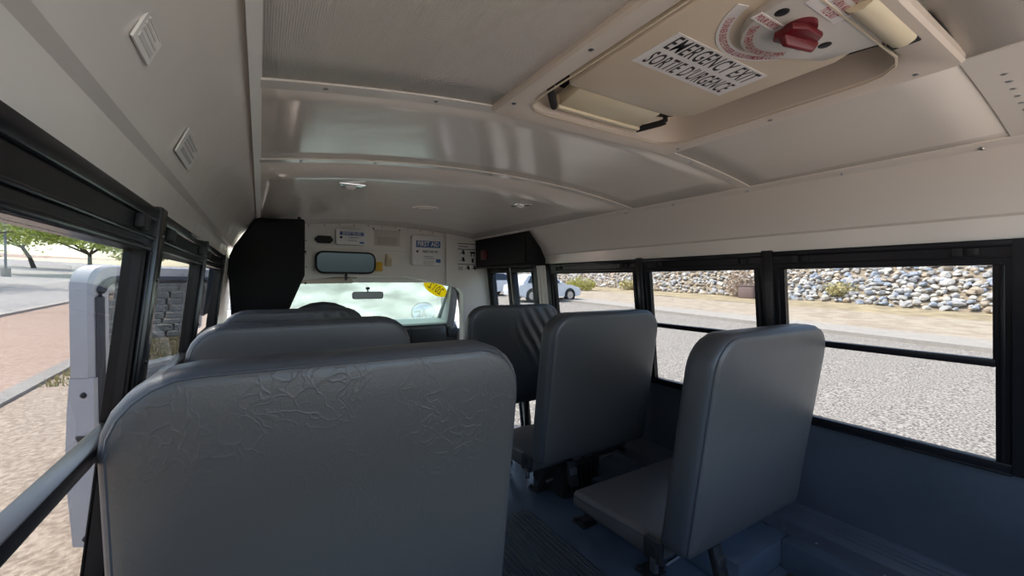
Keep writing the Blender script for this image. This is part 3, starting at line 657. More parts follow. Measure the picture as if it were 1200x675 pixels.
    if belt:
        bx, by = x0 + .20, yb + .03
        bm = B(); hexa(bm, [(bx - .024, by - .05, zb - .13), (bx + .024, by - .05, zb - .13), (bx + .024, by - .02, zb - .13), (bx - .024, by - .02, zb - .13), (bx - .024, by - .015, zb - .015), (bx + .024, by - .015, zb - .015), (bx + .024, by + .015, zb - .015), (bx - .024, by + .015, zb - .015)], .006); bk = obj('belt_buckle', bm, 'rubber', t)
        bm = B(); box(bm, bx - .02, bx + .022, by - .034, by - .018, zb - .085, zb - .045, .002); obj('belt_tag', bm, 'steel', t).parent = bk
        bm = B(); tube(bm, [(bx, by, zb - .03), (bx + .06, by + .06, zb + .0), (bx + .10, by + .14, zb - .02)], .010, 6); obj('belt_strap', bm, 'rubber', t)
    return t
seat(1.12, 1.835, .80, -.158, 'L', 'rearmost seat on the right, nearest the right window and the camera', belt=True)
seat(1.12, 1.835, 1.57, -.150, 'L', 'middle bench on the right with its back against the window post', belt=True)
seat(1.10, 1.80, 2.35, -.160, 'L', 'padded grey barrier with wrinkles at its corner beside the entrance door', barrier=True)
seat(-.195, .490, .85, -.128, 'R', 'large creased grey seat in the left foreground', worn=True)
seat(-.195, .495, 1.63, -.135, 'R', 'grey seat directly in front of the large creased left seat', worn=False)
seat(-.165, .50, 2.42, -.148, 'R', 'padded grey barrier behind the driver below the black padded box', barrier=True)
# heater under the middle right seat
t = thing('floor_heater', 'black heater box on the floor between the right seats', 'heater', (1.5, 1.9, FL))
bm = B(); box(bm, 1.36, 1.62, 1.70, 1.99, FL + .001, FL + .20, .012); obj('case', bm, 'rubber', t)
bm = B()
for k in range(6): box(bm, 1.39 + k * .035, 1.41 + k * .035, 1.694, 1.701, FL + .03, FL + .16)
obj('grille', bm, 'black', t)
bm = B(); box(bm, 1.43, 1.48, 1.70, 1.73, FL + .195, FL + .207, .002); obj('terminal', bm, 'steel', t)
bm = B(); box(bm, 1.51, 1.56, 1.70, 1.73, FL + .195, FL + .207, .002); obj('terminal', bm, 'steel', t)

# ------------------------------------------------------------------ driver's cab
t = thing('driver_seat', 'dark driver seat with rounded top behind the windshield', 'driver seat', (.331, 2.95, FL))
bm = B(); slab(bm, .09, .575, -.80, -.135, 2.86, .12, .12, .235, .05, BACK); obj('backrest', bm, 'dash', t, smooth=60)
bm = B(); box(bm, .08, .58, 2.98, 3.42, -.86, -.72, .04, 4); obj('cushion', bm, 'dash', t, smooth=50)
bm = B(); box(bm, .14, .52, 3.02, 3.38, FL, -.855, .01); obj('pedestal', bm, 'rubber', t)
bm = B(); box(bm, -.10, 1.80, 3.55, 4.62, FL - .30, FL - .24); struct('floor', bm, 'rubber')
t = thing('dashboard', 'black dashboard with air vents under the windshield', 'dashboard', (.9, 4.1, -.9))
bm = B(); prism(bm, [(3.98, -.80), (3.97, -.50), (3.99, -.455), (4.05, -.44), (4.55, -.44), (4.55, -.80)], .0, 1.76, YZ, .01); obj('body', bm, 'dash', t)
bm = B(); hexa(bm, [(.0, 3.985, -.447), (1.76, 3.985, -.447), (1.76, 4.55, -.44), (.0, 4.55, -.44), (.0, 4.0, -.432), (1.76, 4.0, -.432), (1.76, 4.55, -.426), (.0, 4.55, -.426)]); obj('sunlit_top', bm, 'dashtop', t)
for x in (1.185, 1.70):
    bm = B(); box(bm, x - .055, x + .055, 3.955, 3.975, -.585, -.475, .006); v = obj('air_vent', bm, 'rubber', t)
    bm = B()
    for k in range(4): box(bm, x - .045, x + .045, 3.951, 3.957, -.572 + k * .026, -.558 + k * .026)
    obj('louvre', bm, 'dash', t).parent = v
bm = B(); box(bm, 1.27, 1.62, 3.958, 3.975, -.64, -.475, .008); obj('glovebox_door', bm, 'dash', t)
bm = B(); box(bm, -.12, 1.86, 3.55, 3.98, .030, .060); box(bm, -.12, 1.86, 3.92, 3.98, -.022, .05, .01); hexa(bm, [(1.62, 3.56, -.10), (1.86, 3.56, -.10), (1.86, 3.9, -.05), (1.70, 3.9, -.05), (1.62, 3.56, .06), (1.86, 3.56, .06), (1.86, 3.9, .06), (1.70, 3.9, .06)])
struct('ceiling', bm, 'white2')
t = thing('sun_visor', 'beige sun visor folded up over the windshield', 'sun visor', (.5, 3.88, 0))
bm = B(); hexa(bm, [(.25, 3.86, -.035), (.70, 3.86, -.028), (.72, 3.905, -.015), (.25, 3.905, -.02), (.25, 3.80, .012), (.68, 3.80, .016), (.70, 3.85, .03), (.25, 3.85, .03)], .006); obj('flap', bm, 'vis', t)
bm = B(); tube(bm, [(.24, 3.88, .015), (.74, 3.88, .02)], .008, 8); obj('rod', bm, 'vis', t)
# windshield with its post seals
r = sroot('window_7')
bm = B(); hexa(bm, [(.0, 4.50, -.45), (1.76, 4.50, -.45), (1.76, 4.504, -.45), (.0, 4.504, -.45), (.03, 3.96, .03), (1.72, 3.96, .03), (1.72, 3.964, .03), (.03, 3.964, .03)]); struct('pane', bm, 'wind', r)
bm = B(); tube(bm, [(1.76, 4.49, -.45), (1.72, 3.97, .02)], .03, 8); tube(bm, [(.0, 4.49, -.45), (.03, 3.97, .02)], .03, 8); struct('post', bm, 'trimg', r)
bm = B(); hexa(bm, [(1.64, 3.98, -.50), (1.70, 3.93, -.50), (1.80, 4.45, -.50), (1.76, 4.5, -.50), (1.655, 3.86, .0), (1.73, 3.84, .0), (1.77, 4.0, .0), (1.72, 4.0, .0)], .008); struct('post_cover', bm, 'trimg', r)
bm = B(); hexa(bm, [(1.70, 3.55, -1.3), (1.86, 3.55, -1.3), (1.86, 3.72, -1.3), (1.72, 3.72, -1.3), (1.66, 3.55, -.06), (1.86, 3.55, -.06), (1.86, 3.75, -.06), (1.70, 3.75, -.06)], .006)
box(bm, 1.78, 1.86, 3.72, 4.5, -1.3, -.50); struct('wall_right_front', bm, 'white2')
bm = B(); tube(bm, [(1.69, 3.725, -1.0), (1.69, 3.735, -.45), (1.675, 3.73, -.25), (1.655, 3.73, -.12), (1.64, 3.76, -.06), (1.63, 3.84, -.03)], .011, 8); struct('trim_14', bm, 'seal')
t = thing('cab_mirror', 'small grey rear-view mirror hanging at the middle of the windshield', 'mirror', (.86, 3.98, -.18))
bm = B(); prism(bm, rrect(.722, 1.003, -.176, -.106, .022, .022, 5), 3.985, 4.01, XZ, .006); obj('housing', bm, 'trimg', t)
bm = B(); prism(bm, rrect(.732, .993, -.168, -.114, .016, .016, 5), 3.982, 3.986, XZ); obj('mirror_glass', bm, mat('dim_mirror', (.28, .30, .31), .35, metal=.4), t)
bm = B(); box(bm, .85, .878, 3.985, 4.04, -.088, -.064, .004); tube(bm, [(.863, 4.0, -.11), (.863, 4.02, -.08)], .007, 6); obj('mount', bm, 'rubber', t)
# 2012 sticker on the glass, meant to be read from outside
def wsp(x, z, off):
    k = (z + .45) / .48; return (x, 4.50 - .54 * k + off, z)
t = thing('year_sticker', 'yellow oval 2012 sticker on the windshield', 'sticker', wsp(1.565, -.085, -.006))
bm = B(); el = []
for k in range(32):
    a = 2 * math.pi * k / 32; u, v = .175 * math.cos(a), .058 * math.sin(a); c, s = math.cos(R(-27)), math.sin(R(-27)); el.append((1.565 + u * c - v * s, -.085 + u * s + v * c))
vs = [[bm.verts.new(wsp(x, z, d)) for x, z in el] for d in (-.008, -.005)]
bm.faces.new(vs[0][::-1]); bm.faces.new(vs[1])
for i in range(32): bm.faces.new((vs[0][i], vs[0][(i + 1) % 32], vs[1][(i + 1) % 32], vs[1][i]))
obj('oval', bm, 'yvinyl', t, smooth=0)
bm = text_bm('2012', .095, .02, .95, spacing=1.1)
for v in bm.verts:
    u, w = -v.co.x, v.co.y; c, s = math.cos(R(-27)), math.sin(R(-27)); v.co = Vector(wsp(1.565 + u * c - w * s, -.085 + u * s + w * c, -.0085))
obj('lettering', bm, mat('dark_orange_print', (.35, .16, .01), .5), t, smooth=0)
# hood and mirrors outside the windshield
bm = B(); hexa(bm, [(.1, 4.5, -1.5), (1.6, 4.5, -1.5), (1.5, 5.6, -1.5), (.2, 5.6, -1.5), (.02, 4.52, -.50), (1.74, 4.52, -.50), (1.55, 5.6, -.72), (.2, 5.6, -.72)], .04, 3)
tag(obj('engine_hood', bm, 'body', org=(.85, 5.0, -1.5)), 'white engine hood ahead of the windshield', 'hood')
t = thing('crossview_mirror', 'round convex mirror on a post ahead of the windshield', 'mirror', (1.80, 5.25, -.95))
bm = B(); sphere(bm, (1.855, 5.30, -.423), .155, 1, .42, .80, 24, 14); obj('mirror_glass', bm, mat('sky_tinted_mirror', (.45, .62, .82), .04, metal=1), t, smooth=180)  # blue of the reflected sky is put into the glass colour
bm = B(); tube(bm, [(1.855 + .157 * math.cos(2 * math.pi * k / 28), 5.30, -.423 + .127 * math.sin(2 * math.pi * k / 28)) for k in range(28)], .013, 6, True); obj('rim', bm, 'rubber', t)
bm = B(); tube(bm, [(1.85, 5.33, -.42), (1.845, 5.20, -.47), (1.845, 5.20, -.60), (1.52, 5.3, -.80)], .008, 8); tube(bm, [(1.845, 5.19, -.47), (1.85, 5.228, -.38)], .006, 6); obj('post', bm, 'rubber', t)
t = thing('side_mirror', 'tall side mirror with blue glass outside the right windshield post', 'mirror', (1.95, 4.8, -.65))
bm = B(); prism(bm, rrect(1.905, 2.045, -.52, -.20, .02, .02, 4), 4.75, 4.80, XZ, .006); obj('housing', bm, 'rubber', t)
bm = B(); prism(bm, rrect(1.915, 2.035, -.51, -.21, .015, .015, 4), 4.746, 4.752, XZ); bm.transform(Matrix.Translation((1.97, 4.75, -.36)) @ Matrix.Rotation(R(-14), 4, 'X') @ Matrix.Translation((-1.97, -4.75, .36))); obj('mirror_glass', bm, 'mirror', t)
bm = B(); tube(bm, [(1.97, 4.79, -.5), (1.95, 4.7, -.62), (1.80, 4.46, -.66)], .012, 8); obj('arm', bm, 'rubber', t)

# ------------------------------------------------------------------ open driver's door
HG = Vector((-.33, 4.10, 0)); du = Vector((-.535, -.845, 0)).normalized(); dn = Vector((.845, -.535, 0)).normalized()
def D(u, w, z): return HG + du * u + dn * w + Vector((0, 0, z))
t = thing('driver_door', 'open white driver door standing out past the left windows', 'vehicle door', (HG.x + du.x * .5, HG.y + du.y * .5, -1.5))
LU = 1.06
def dbow(z): return -.035 * math.sin(max(0, min(1, (z + 1.5) / 1.0)) * math.pi)   # the outer skin bulges between sill and belt
bm = B(); zs = [-1.49, -1.45, -1.2, -.95, -.75, -.60, -.545]
for a, b in zip(zs, zs[1:]):
    hexa(bm, [D(0, dbow(a), a), D(LU, dbow(a), a), D(LU, .13, a), D(0, .13, a), D(0, dbow(b), b), D(LU, dbow(b), b), D(LU, .13, b), D(0, .13, b)])
bmesh.ops.remove_doubles(bm, verts=bm.verts, dist=.001)
obj('lower_shell', bm, 'body', t, smooth=35)
bm = B(); o1 = rrect(.02, LU, -.56, .085, .12, .01, 6); i1 = rrect(.13, LU - .10, -.54, -.005, .09, .01, 6)
fr = []
for w, pl in ((0.0, o1), (0.10, o1), (.12, shrink(o1, (.53, -.25), .97)), (.12, i1), (0.02, i1), (0, i1)): fr.append([D(u, w + .0, z) for u, z in pl])
loft(bm, fr + [fr[0]], cap=False); bmesh.ops.remove_doubles(bm, verts=bm.verts, dist=.0005); obj('window_frame', bm, 'body', t, smooth=35)
bm = B(); 
for w0 in (.125,): tube(bm, [D(u, w0, z) for u, z in rrect(.10, LU - .045, -1.42, -.0, .10, .05, 6)], .022, 8, True)
obj('weather_seal', bm, 'seal', t)
bm = B(); hexa(bm, [D(.08, .13, -1.40), D(LU - .08, .13, -1.40), D(LU - .08, .175, -1.38), D(.08, .175, -1.38), D(.08, .13, -.56), D(LU - .08, .13, -.56), D(LU - .08, .155, -.575), D(.08, .155, -.575)], .01); obj('inner_trim', bm, 'trimg', t)
bm = B(); tube(bm, [D(.3, .165, -.75), D(.32, .21, -.74), D(.75, .21, -.74), D(.77, .165, -.75)], .018, 8); obj('armrest', bm, 'seal', t)
bm = B(); 
for p in ((-.64), (-1.44)): sphere(bm, D(LU, .075, p), .017, 1, 1, 1, 10, 6)
obj('bump_stop', bm, 'ink', t)
bm = B(); hexa(bm, [D(LU - .004, .03, -.93), D(LU - .004, .09, -.93), D(LU - .004, .09, -.86), D(LU - .004, .03, -.86), D(LU + .008, .045, -.90), D(LU + .008, .09, -.90), D(LU + .008, .09, -.865), D(LU + .008, .03, -.875)])
for w, z in ((.03, -.955), (.05, -.96), (.03, -.985), (.055, -.99)): sphere(bm, D(LU + .001, w, z), .007, 1, 1, 1, 6, 4)
obj('latch', bm, 'ink', t)
bm = B(); hexa(bm, [D(.13, .05, -.54), D(.96, .05, -.54), D(.96, .054, -.54), D(.13, .054, -.54), D(.13, .05, -.0), D(.96, .05, -.0), D(.96, .054, -.0), D(.13, .054, -.0)]); obj('pane', bm, 'glass', t)
bm = B(); c = D(.0, -.10, -.17); mz = rrect(-.07, .07, -.15, .15, .03, .03, 5)
loft(bm, [[c + Vector((x, -.03, z)) for x, z in mz], [c + Vector((x * 1.05, .0, z * 1.05)) for x, z in mz], [c + Vector((x * .8, .08, z * .85)) for x, z in mz]]); mr = obj('door_mirror', bm, 'rubber', t)
bm = B(); loft(bm, [[c + Vector((x * .88, -.032, z * .9)) for x, z in mz], [c + Vector((x * .88, -.03, z * .9)) for x, z in mz]]); obj('mirror_glass', bm, 'mirror', t).parent = mr
bm = B(); tube(bm, [c + Vector((.02, .03, -.02)), D(.08, .0, -.19)], .02, 8); obj('mirror_arm', bm, 'rubber', t).parent = mr

# ------------------------------------------------------------------ ground, kerbs, slope
def strip(name, x0, x1, y0, y1, m, dz=0., nx=1, ny=1, rough=0., zf=None):
    bm = B(); g = [[None] * (ny + 1) for _ in range(nx + 1)]
    for i in range(nx + 1):
        for j in range(ny + 1):
            x = x0 + (x1 - x0) * i / nx; y = y0 + (y1 - y0) * j / ny
            g[i][j] = bm.verts.new((x, y, (zf(x, y) if zf else ground(y)) + dz + rnd.uniform(-rough, rough)))
    for i in range(nx):
        for j in range(ny): bm.faces.new((g[i][j], g[i + 1][j], g[i + 1][j + 1], g[i][j + 1]))
    return struct(name, bm, m, smooth=30)
def lrise(x, y): return ground(y) + .05 * max(0, -x - 10)
strip('ground', -2.75, 15.4, -18, 120, 'asphalt', 0)
bpy.data.objects['ground'].name = 'ground_right'
strip('ground_left', -2.75, 1.2, -18, 60, 'gravel', .012, 4, 40, .006)
strip('ground_far_left', -7.0, -2.95, -18, 60, 'gravel2', .02)
strip('road_left', -60, -7.2, -10, 140, 'road', 0, 12, 12, 0, lrise)
strip('ground_horizon', -160, -60, 10, 300, 'gravel2', 0, 4, 4, 0, lrise)
strip('ground_horizon', -60, 200, 120, 300, 'dirt', 0)
def kerb(name, x0, x1, y0, y1, h, m):
    bm = B(); hexa(bm, [(x0, y0, ground(y0) - .1), (x1, y0, ground(y0) - .1), (x1, y1, ground(y1) - .1), (x0, y1, ground(y1) - .1), (x0, y0, ground(y0) + h), (x1, y0, ground(y0) + h), (x1, y1, ground(y1) + h), (x0, y1, ground(y1) + h)])
    return struct(name, bm, m, smooth=0)
kerb('kerb_left', -2.98, -2.74, -18, 60, .06, 'conc2'); kerb('kerb_far_left', -7.25, -6.98, -18, 90, .10, 'conc')
kerb('kerb_right', 15.4, 15.75, -18, 120, .12, 'conc')
strip('path_right', 15.75, 17.6, -18, 120, 'conc', .10)
def verge(x, y): return ground(y) + .08 + .012 * (x - 17.6)
strip('verge_right', 17.6, 24.2, -18, 120, 'dirt', 0, 8, 60, .03, verge); strip('verge_straw', 24.2, 29.6, -18, 120, 'verge', 0, 8, 60, .05, verge)
def slope(x, y): return ground(y) + .2 + .62 * (x - 29)
strip('hill_slope', 28.6, 45, -18, 120, 'soil', -.12, 10, 60, .08, slope)

# camera numbers (also used to find which rocks show largest)
F, YAW, PIT, ROL = 483., .5489, -.0179, .0027
cy, sy = math.cos(YAW), math.sin(YAW)
fw = Vector((sy * math.cos(PIT), cy * math.cos(PIT), math.sin(PIT))); rt = Vector((cy, -sy, 0)); up = rt.cross(fw)
rt2 = math.cos(ROL) * rt + math.sin(ROL) * up; up2 = -math.sin(ROL) * rt + math.cos(ROL) * up
def shown(p):
    d = p.dot(fw)
    if d < 1: return None
    return 600 + F * p.dot(rt2) / d, 337.5 - F * p.dot(up2) / d, d
# boulders: several shapes, each with its tone
shapes = []
for k in range(16):
    bm = B(); bmesh.ops.create_icosphere(bm, subdivisions=2 if k < 8 else 1, radius=1)
    rr = random.Random(k); cuts = [(Vector((rr.uniform(-1, 1), rr.uniform(-1, 1), rr.uniform(-1, 1))).normalized(), rr.uniform(.55, .85)) for _ in range(9)]
    for v in bm.verts:
        for nrm, dd in cuts:
            h = v.co.dot(nrm)
            if h > dd: v.co -= nrm * (h - dd)
        v.co += Vector((rr.uniform(-1, 1), rr.uniform(-1, 1), rr.uniform(-1, 1))) * .035
    me = bpy.data.meshes.new('boulder'); bm.to_mesh(me); bm.free()
    shapes.append(me)
tones = ['rock_tan', 'rock_grey', 'rock_pale', 'rock_blue']
meshes = {}
for tn in tones:
    for k, me in enumerate(shapes):
        m2 = me.copy(); m2.materials.append(M[tn]); meshes[tn, k] = m2
rocks = []; rg = random.Random(11)
y = 1.0
while y < 62:
    x = 29.2
    while x < 34.6:
        xx, yy = x + rg.uniform(-.12, .12), y + rg.uniform(-.15, .15); s = rg.uniform(.13, .26) * (1.25 if rg.random() < .12 else 1)
        wgt = (3, 2, 2.2, 0) if yy > 15 else (1.2, 3, 4, 1.6)
        rocks.append((xx, yy, s, rg.choices(tones, wgt)[0], rg.randrange(8), Matrix.Rotation(rg.uniform(0, 6.28), 3, 'Z') @ Matrix.Rotation(rg.uniform(-.5, .5), 3, 'X'), (rg.uniform(.8, 1.35), rg.uniform(.75, 1.2), rg.uniform(.5, .85))))
        x += .29
    y += .345
panes = ((917, 1168), (760, 886), (648, 743), (578, 595), (604, 623))
def score(rk):
    p = shown(Vector((rk[0], rk[1], slope(rk[0], rk[1]))))
    if not p or p[1] < 306 or p[1] > 385: return 0
    return rk[2] / p[2] if any(a - 4 < p[0] < b + 4 for a, b in panes) else 0
order = sorted(range(len(rocks)), key=lambda i: -score(rocks[i])); best = set(order[:300])
LAB = {'rock_tan': 'tan angular boulder in the rock bank across the road', 'rock_grey': 'grey angular boulder in the rock bank across the road',
       'rock_pale': 'pale sunlit boulder in the rock bank across the road', 'rock_blue': 'blue-grey boulder in the rock bank across the road'}
rest = B(); rest_mats = tones
for i, (x, y, s, tn, k, rot, sc) in enumerate(rocks):
    z = slope(x, y) + s * .12
    mtx = Matrix.Translation((x, y, z)) @ rot.to_4x4() @ Matrix.Diagonal((s * sc[0], s * sc[1], s * sc[2], 1))
    if i in best and score(rocks[i]) > 0:
        ob = bpy.data.objects.new('boulder', meshes[tn, k]); ob.matrix_world = mtx; COL.objects.link(ob)
        tag(ob, LAB[tn], 'boulder', {'rock_tan': 'tan riprap boulders', 'rock_grey': 'grey riprap boulders', 'rock_pale': 'pale riprap boulders', 'rock_blue': 'blue-grey riprap boulders'}[tn])
    else:
        n0 = len(rest.verts); me = shapes[k + 8]; rest.verts.ensure_lookup_table()
        vs = [rest.verts.new(mtx @ v.co) for v in me.vertices]
        for p in me.polygons:
            f = rest.faces.new([vs[q] for q in p.vertices]); f.material_index = tones.index(tn)
o = obj('riprap', rest, tones, org=(33, 20, -1.4), smooth=0); tag(o, 'bank of further riprap boulders covering the slope across the road', 'rock bank', kind='stuff')

# ------------------------------------------------------------------ plants
def leaf_cloud(bm, blobs, n, size, seed):
    r = random.Random(seed)
    for (cx, cy_, cz, rx, ry, rz) in blobs:
        for _ in range(n):
            while True:
                p = Vector((r.uniform(-1, 1), r.uniform(-1, 1), r.uniform(-1, 1)))
                if p.length < 1: break
            c = Vector((cx + p.x * rx, cy_ + p.y * ry, cz + p.z * rz)); s = size * r.uniform(.5, 1.3)
            a = Vector((r.uniform(-1, 1), r.uniform(-1, 1), r.uniform(-1, 1))).normalized(); b = a.cross(Vector((r.uniform(-1, 1), r.uniform(-1, 1), r.uniform(-1, 1)))).normalized()
            bm.faces.new([bm.verts.new(c + a * s), bm.verts.new(c + b * s * .45), bm.verts.new(c - a * s), bm.verts.new(c - b * s * .45)])
def tree(x, y, z0, h, w, m, label, seed, n=1000, ls=.24, lean=0.):
    r = random.Random(seed); t = thing('mesquite_tree', label, 'tree', (x, y, z0), 'trees across the left lot')
    bm = B(); fork = Vector((x + lean * .4, y, z0 + h * .30)); rad = .03 * h
    tube(bm, [(x, y, z0 - .15), (x + lean * .15, y, z0 + h * .15), fork], [rad, rad * .8, rad * .7], 8); blobs = []
    for k in range(6):
        a = 6.28 * k / 6 + r.uniform(-.3, .3); e = Vector((fork.x + lean * .3 + math.cos(a) * w * .5, y + math.sin(a) * w * .5, z0 + h * r.uniform(.50, .82)))
        mid = fork.lerp(e, .5) + Vector((r.uniform(-.2, .2), r.uniform(-.2, .2), r.uniform(0, .4)))
        tube(bm, [fork, mid, e], [rad * .5, rad * .35, rad * .12], 6)
        blobs.append((e.x, e.y, e.z, w * .34, w * .34, h * .19))
    blobs.append((fork.x, y, z0 + h * .8, w * .42, w * .42, h * .2))
    obj('trunk', bm, 'bark', t)
    bm = B(); leaf_cloud(bm, blobs, n, ls, seed); obj('foliage', bm, m, t, smooth=0)
def gz(x, y): return lrise(x, y)
tree(-15.2, 60, gz(-15.2, 60), 7.5, 8.5, 'leaf', 'pale green tree with a dark upright trunk in the middle of the left lot', 1)
tree(-25.6, 80, gz(-25.6, 80), 9.0, 9.5, 'leaf', 'pale green tree with a leaning trunk behind the lamp post', 2, lean=-2.6)
tree(-20.5, 100, gz(-20.5, 100), 10.5, 13, 'leaf', 'bright green tree behind the top of the open driver door', 3)
tree(-10.1, 22.0, gz(-10.1, 22), 6.2, 8.5, 'leafd', 'large dark tree whose bare branches hang at the top of the left window', 5, 150, .10)
tree(-17.5, 38, gz(-17.5, 38), 7.0, 7, 'leafd', 'grey-green tree beside the lot whose shade crosses the road', 6, 500, .2)
tree(-4.6, 42, ground(42), 5.5, 6.5, 'leafd', 'dark tree seen past the open driver door through the second window', 8, 500, .2)
def lamp(x, y, z0, h, label):
    t = thing('lamp_post', label, 'lamp post', (x, y, z0))
    bm = B(); tube(bm, [(x, y, z0), (x, y, z0 + h)], [.09, .06], 8); obj('pole', bm, 'trimg', t)
    bm = B(); box(bm, x - .1, x + .7, y - .15, y + .15, z0 + h - .02, z0 + h + .12, .02); obj('lamp_head', bm, 'trimg', t)
    bm = B(); tube(bm, [(x, y, z0 - .1), (x, y, z0 + .7)], .3, 12); obj('concrete_base', bm, 'conc', t)
lamp(-18.3, 52, gz(-18.3, 52), 8, 'thin grey lamp post at the left edge of the view across the lot')
def bush(x, y, z0, w, h, m, label, seed, n=420, name='bush', ls=.10):
    t = thing(name, label, 'bush', (x, y, z0)); r = random.Random(seed)
    bm = B()
    for k in range(9):
        a = r.uniform(0, 6.28); q = r.uniform(.2, .5) * w; tube(bm, [(x, y, z0 - .05), (x + math.cos(a) * q * .6, y + math.sin(a) * q * .6, z0 + h * .5), (x + math.cos(a) * q, y + math.sin(a) * q, z0 + h * .9)], [.02, .014, .005], 5)
    obj('stem', bm, 'twig', t)
    bm = B(); leaf_cloud(bm, [(x, y, z0 + h * .5, w * .5, w * .5, h * .5), (x - w * .3, y, z0 + h * .38, w * .32, w * .3, h * .36), (x + w * .3, y, z0 + h * .4, w * .3, w * .3, h * .38)], n, ls, seed); obj('foliage', bm, m, t, smooth=0)
bush(23.4, 27.0, ground(27) + .12, 2.6, 1.25, 'bush', 'bright yellow-green bush at the foot of the rock bank beside the car', 1)
bush(28.6, 26.0, ground(26) + .2, 2.4, 1.1, 'straw', 'straw coloured bush at the foot of the rock bank', 2)
bush(29.0, 16.5, ground(16.5) + .25, 1.9, 2.2, 'twig', 'bare reddish brush growing behind the brown utility box', 3, 260, 'dry_brush', .10)
bush(30.2, 11.0, ground(11) + .6, 1.8, .9, 'straw', 'low straw coloured brush on the rock bank near the window post', 4, 300)
t = thing('utility_box', 'brown utility cabinet standing on the straw verge', 'utility box', (28.0, 15.3, ground(15.3) + .15)); gx, gy, g0 = 28.0, 15.3, ground(15.3) + .18
bm = B(); box(bm, gx - .4, gx + .4, gy - .5, gy + .5, g0, g0 + .85, .02); obj('cabinet', bm, 'utility', t)
bm = B(); box(bm, gx - .45, gx + .45, gy - .55, gy + .55, g0 + .85, g0 + .92, .015); obj('lid', bm, 'utility', t)
bm = B(); box(bm, gx - .42, gx - .40, gy - .42, gy + .42, g0 + .08, g0 + .78, .006); obj('door', bm, 'utility', t)
# low wall of flat stones past the open door
sg = random.Random(3); yy0 = 13.0; zrow = ground(13.2) + .02; row = 0
while zrow < -.12:
    h = sg.uniform(.11, .18); x = -3.25 + sg.uniform(0, .2)
    while x < -.75:
        w = sg.uniform(.38, .75)
        bm = B(); d0 = sg.uniform(0, .05) + row * .16; hexa(bm, [(x, yy0 + d0, zrow), (x + w, yy0 + d0 + sg.uniform(-.03, .03), zrow), (x + w, yy0 + d0 + .5, zrow), (x, yy0 + d0 + .5, zrow), (x + .03, yy0 + d0 + .02, zrow + h), (x + w - .02, yy0 + d0 + .02, zrow + h), (x + w - .02, yy0 + d0 + .5, zrow + h), (x + .03, yy0 + d0 + .5, zrow + h)], .025)
        tag(obj('stone_slab', bm, sg.choice(['slab', 'rock_pale', 'slab'])), 'flat stone slab in the low dry-stone wall seen past the open driver door', 'stone slab', 'slabs of the low dry-stone wall')
        x += w + .02
    zrow += h + .004; row += 1
# tufts of dry grass in front of that wall
bm = B(); gr = random.Random(9)
for _ in range(2600):
    x, y = gr.uniform(-2.7, -1.0), gr.uniform(8.5, 12.8); z = ground(y) + .01; h = gr.uniform(.04, .13); a = gr.uniform(0, 6.28); l = gr.uniform(0, .06)
    p = Vector((x, y, z)); s = Vector((math.cos(a), math.sin(a), 0)) * .012
    bm.faces.new([bm.verts.new(p - s), bm.verts.new(p + s), bm.verts.new(p + Vector((math.cos(a + 1.3) * l, math.sin(a + 1.3) * l, h)))])
tag(obj('dry_grass', bm, 'straw', smooth=0), 'patch of short dry grass in front of the low stone wall', 'grass', kind='stuff')

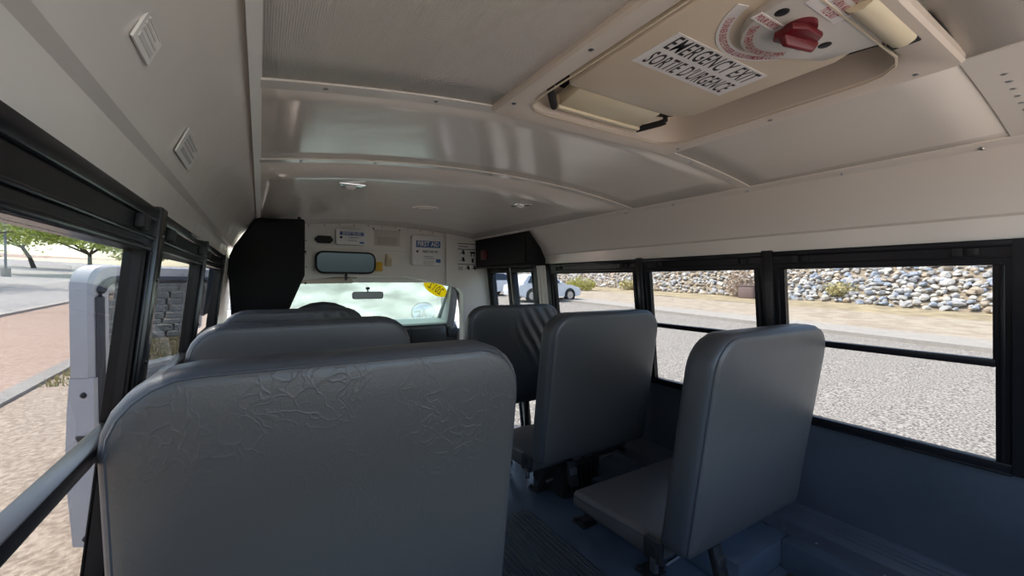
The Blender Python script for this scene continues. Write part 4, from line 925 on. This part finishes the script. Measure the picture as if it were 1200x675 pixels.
# ------------------------------------------------------------------ cars
def car(cx, cy_, z0, ang, label):
    t = thing('car', label, 'car', (cx, cy_, z0)); mtx = Matrix.Translation((cx, cy_, z0)) @ Matrix.Rotation(R(ang), 4, 'Z')
    def add(name, bm, m, parent=None, sm=35): bm.transform(mtx); o = obj(name, bm, m, t, smooth=sm); 
    def addp(name, bm, m, sm=35): bm.transform(mtx); return obj(name, bm, m, t, smooth=sm)
    # side outline of the body, front to +x
    prof = [(-2.25, .38), (-2.30, .62), (-2.22, .95), (-1.95, 1.02), (.85, 1.02), (1.55, .95), (2.15, .78), (2.30, .55), (2.22, .32), (1.85, .26), (-1.9, .26)]
    rings = []
    for w, k in ((-.90, .94), (-.86, .985), (-.70, 1), (.70, 1), (.86, .985), (.90, .94)): rings.append([(x * (1 if abs(w) < .8 else k), w, .26 + (z - .26) * (1 if abs(w) < .8 else .985)) for x, z in prof])
    bm = B(); loft(bm, rings); addp('body', bm, 'carw')
    roof = [(-2.0, 1.0), (-1.55, 1.46), (-1.1, 1.58), (-.1, 1.60), (.35, 1.50), (1.0, 1.0)]
    bm = B(); loft(bm, [[(x * (1 if z < 1.1 else .97), w * (1 if z < 1.1 else .82), z) for x, z in roof] for w in (-.84, .84)]); addp('cabin', bm, 'carw')
    for w in (-1, 1):
        bm = B(); gl = [(-1.62, 1.06), (-1.38, 1.42), (-1.05, 1.50), (-.15, 1.51), (.25, 1.42), (.72, 1.06)]
        loft(bm, [[(x, w * ((.845 if z < 1.1 else .705 + .30 * (1.56 - z)) + e), z) for x, z in gl] for e in (-.02, .012)]); addp('side_glass', bm, 'carglass')
        bm = B(); sphere(bm, (.62, w * .98, 1.08), .10, 1, .9, .7, 10, 7); addp('door_mirror', bm, 'carw')
    bm = B(); hexa(bm, [(.98, -.72, 1.03), (.98, .72, 1.03), (1.0, .72, 1.03), (1.0, -.72, 1.03), (.42, -.62, 1.46), (.42, .62, 1.46), (.45, .62, 1.47), (.45, -.62, 1.47)]); addp('windscreen', bm, 'carglass')
    for x in (-1.38, 1.36):
        for w in (-.80, .80):
            bm = B(); disc(bm, (x, w, .335), .335, (0, 1, 0), .22, 22); wh = addp('wheel', bm, 'tyre')
            bm = B(); disc(bm, (x, w * 1.145, .335), .215, (0, 1, 0), .02, 18)
            for k in range(5): a = 6.28 * k / 5; tube(bm, [(x, w * 1.165, .335), (x + .2 * math.cos(a), w * 1.165, .335 + .2 * math.sin(a))], .022, 5)
            o = addp('hubcap', bm, 'steel'); o.parent = wh
            bm = B(); disc(bm, (x, w * 1.128, .36), .40, (0, 1, 0), .012, 24); addp('wheel_arch', bm, 'rubber')
    for w in (-.62, .62):
        bm = B(); sphere(bm, (2.17, w, .70), .13, .7, 1.3, .6, 10, 6); addp('headlamp', bm, 'paper')
    bm = B(); box(bm, 2.255, 2.31, -.42, .42, .42, .58, .02); addp('grille', bm, 'rubber')
car(14.45, 20.1, ground(20.1) + .005, 0, 'white car parked past the entrance door with its front wheel in the window')
car(13.4, 25.6, ground(25.6) + .005, 178, 'white car behind the other car, seen through the far door leaf')

# ------------------------------------------------------------------ light and camera
w = bpy.data.worlds.new('sky'); SC.world = w; w.use_nodes = True; nt = w.node_tree
sk = nt.nodes.new('ShaderNodeTexSky'); sk.sky_type = 'NISHITA'; sk.sun_disc = False; sk.sun_elevation = R(58); sk.sun_rotation = R(-40); sk.dust_density = 2.0; sk.air_density = 1.0
bg = nt.nodes['Background']; nt.links.new(sk.outputs[0], bg.inputs[0]); bg.inputs[1].default_value = .30
sun = bpy.data.lights.new('sun', 'SUN'); sun.energy = 4.6; sun.angle = R(.6); sun.color = (1, .95, .86)
so = bpy.data.objects.new('sun', sun); COL.objects.link(so)
az, el = R(128), R(58)        # seen from above, counter-clockwise from +X: ahead and to the left
dsun = Vector((math.cos(az) * math.cos(el), math.sin(az) * math.cos(el), math.sin(el)))
so.rotation_euler = dsun.to_track_quat('Z', 'Y').to_euler(); so.location = dsun * 30
cam = bpy.data.cameras.new('camera'); cam.sensor_width = 36; cam.lens = F / 1200 * 36; cam.clip_start = .02; cam.clip_end = 600
co = bpy.data.objects.new('camera', cam); COL.objects.link(co)
mt = Matrix((rt2, up2, -fw)).transposed().to_4x4(); co.matrix_world = mt
SC.camera = co
bpy.context.view_layer.update()
for o in list(SC.objects):
    if o.parent is None: o.location.z += H
SC.view_settings.view_transform = 'Standard'; SC.view_settings.look = 'None'; SC.view_settings.gamma = 1; SC.view_settings.use_curve_mapping = False
SC.view_settings.exposure = 1.55
SC.cycles.max_bounces = 10; SC.cycles.diffuse_bounces = 6; SC.cycles.transparent_max_bounces = 16
SC.cycles.use_denoising = True
SC.cycles.sample_clamp_indirect = 8
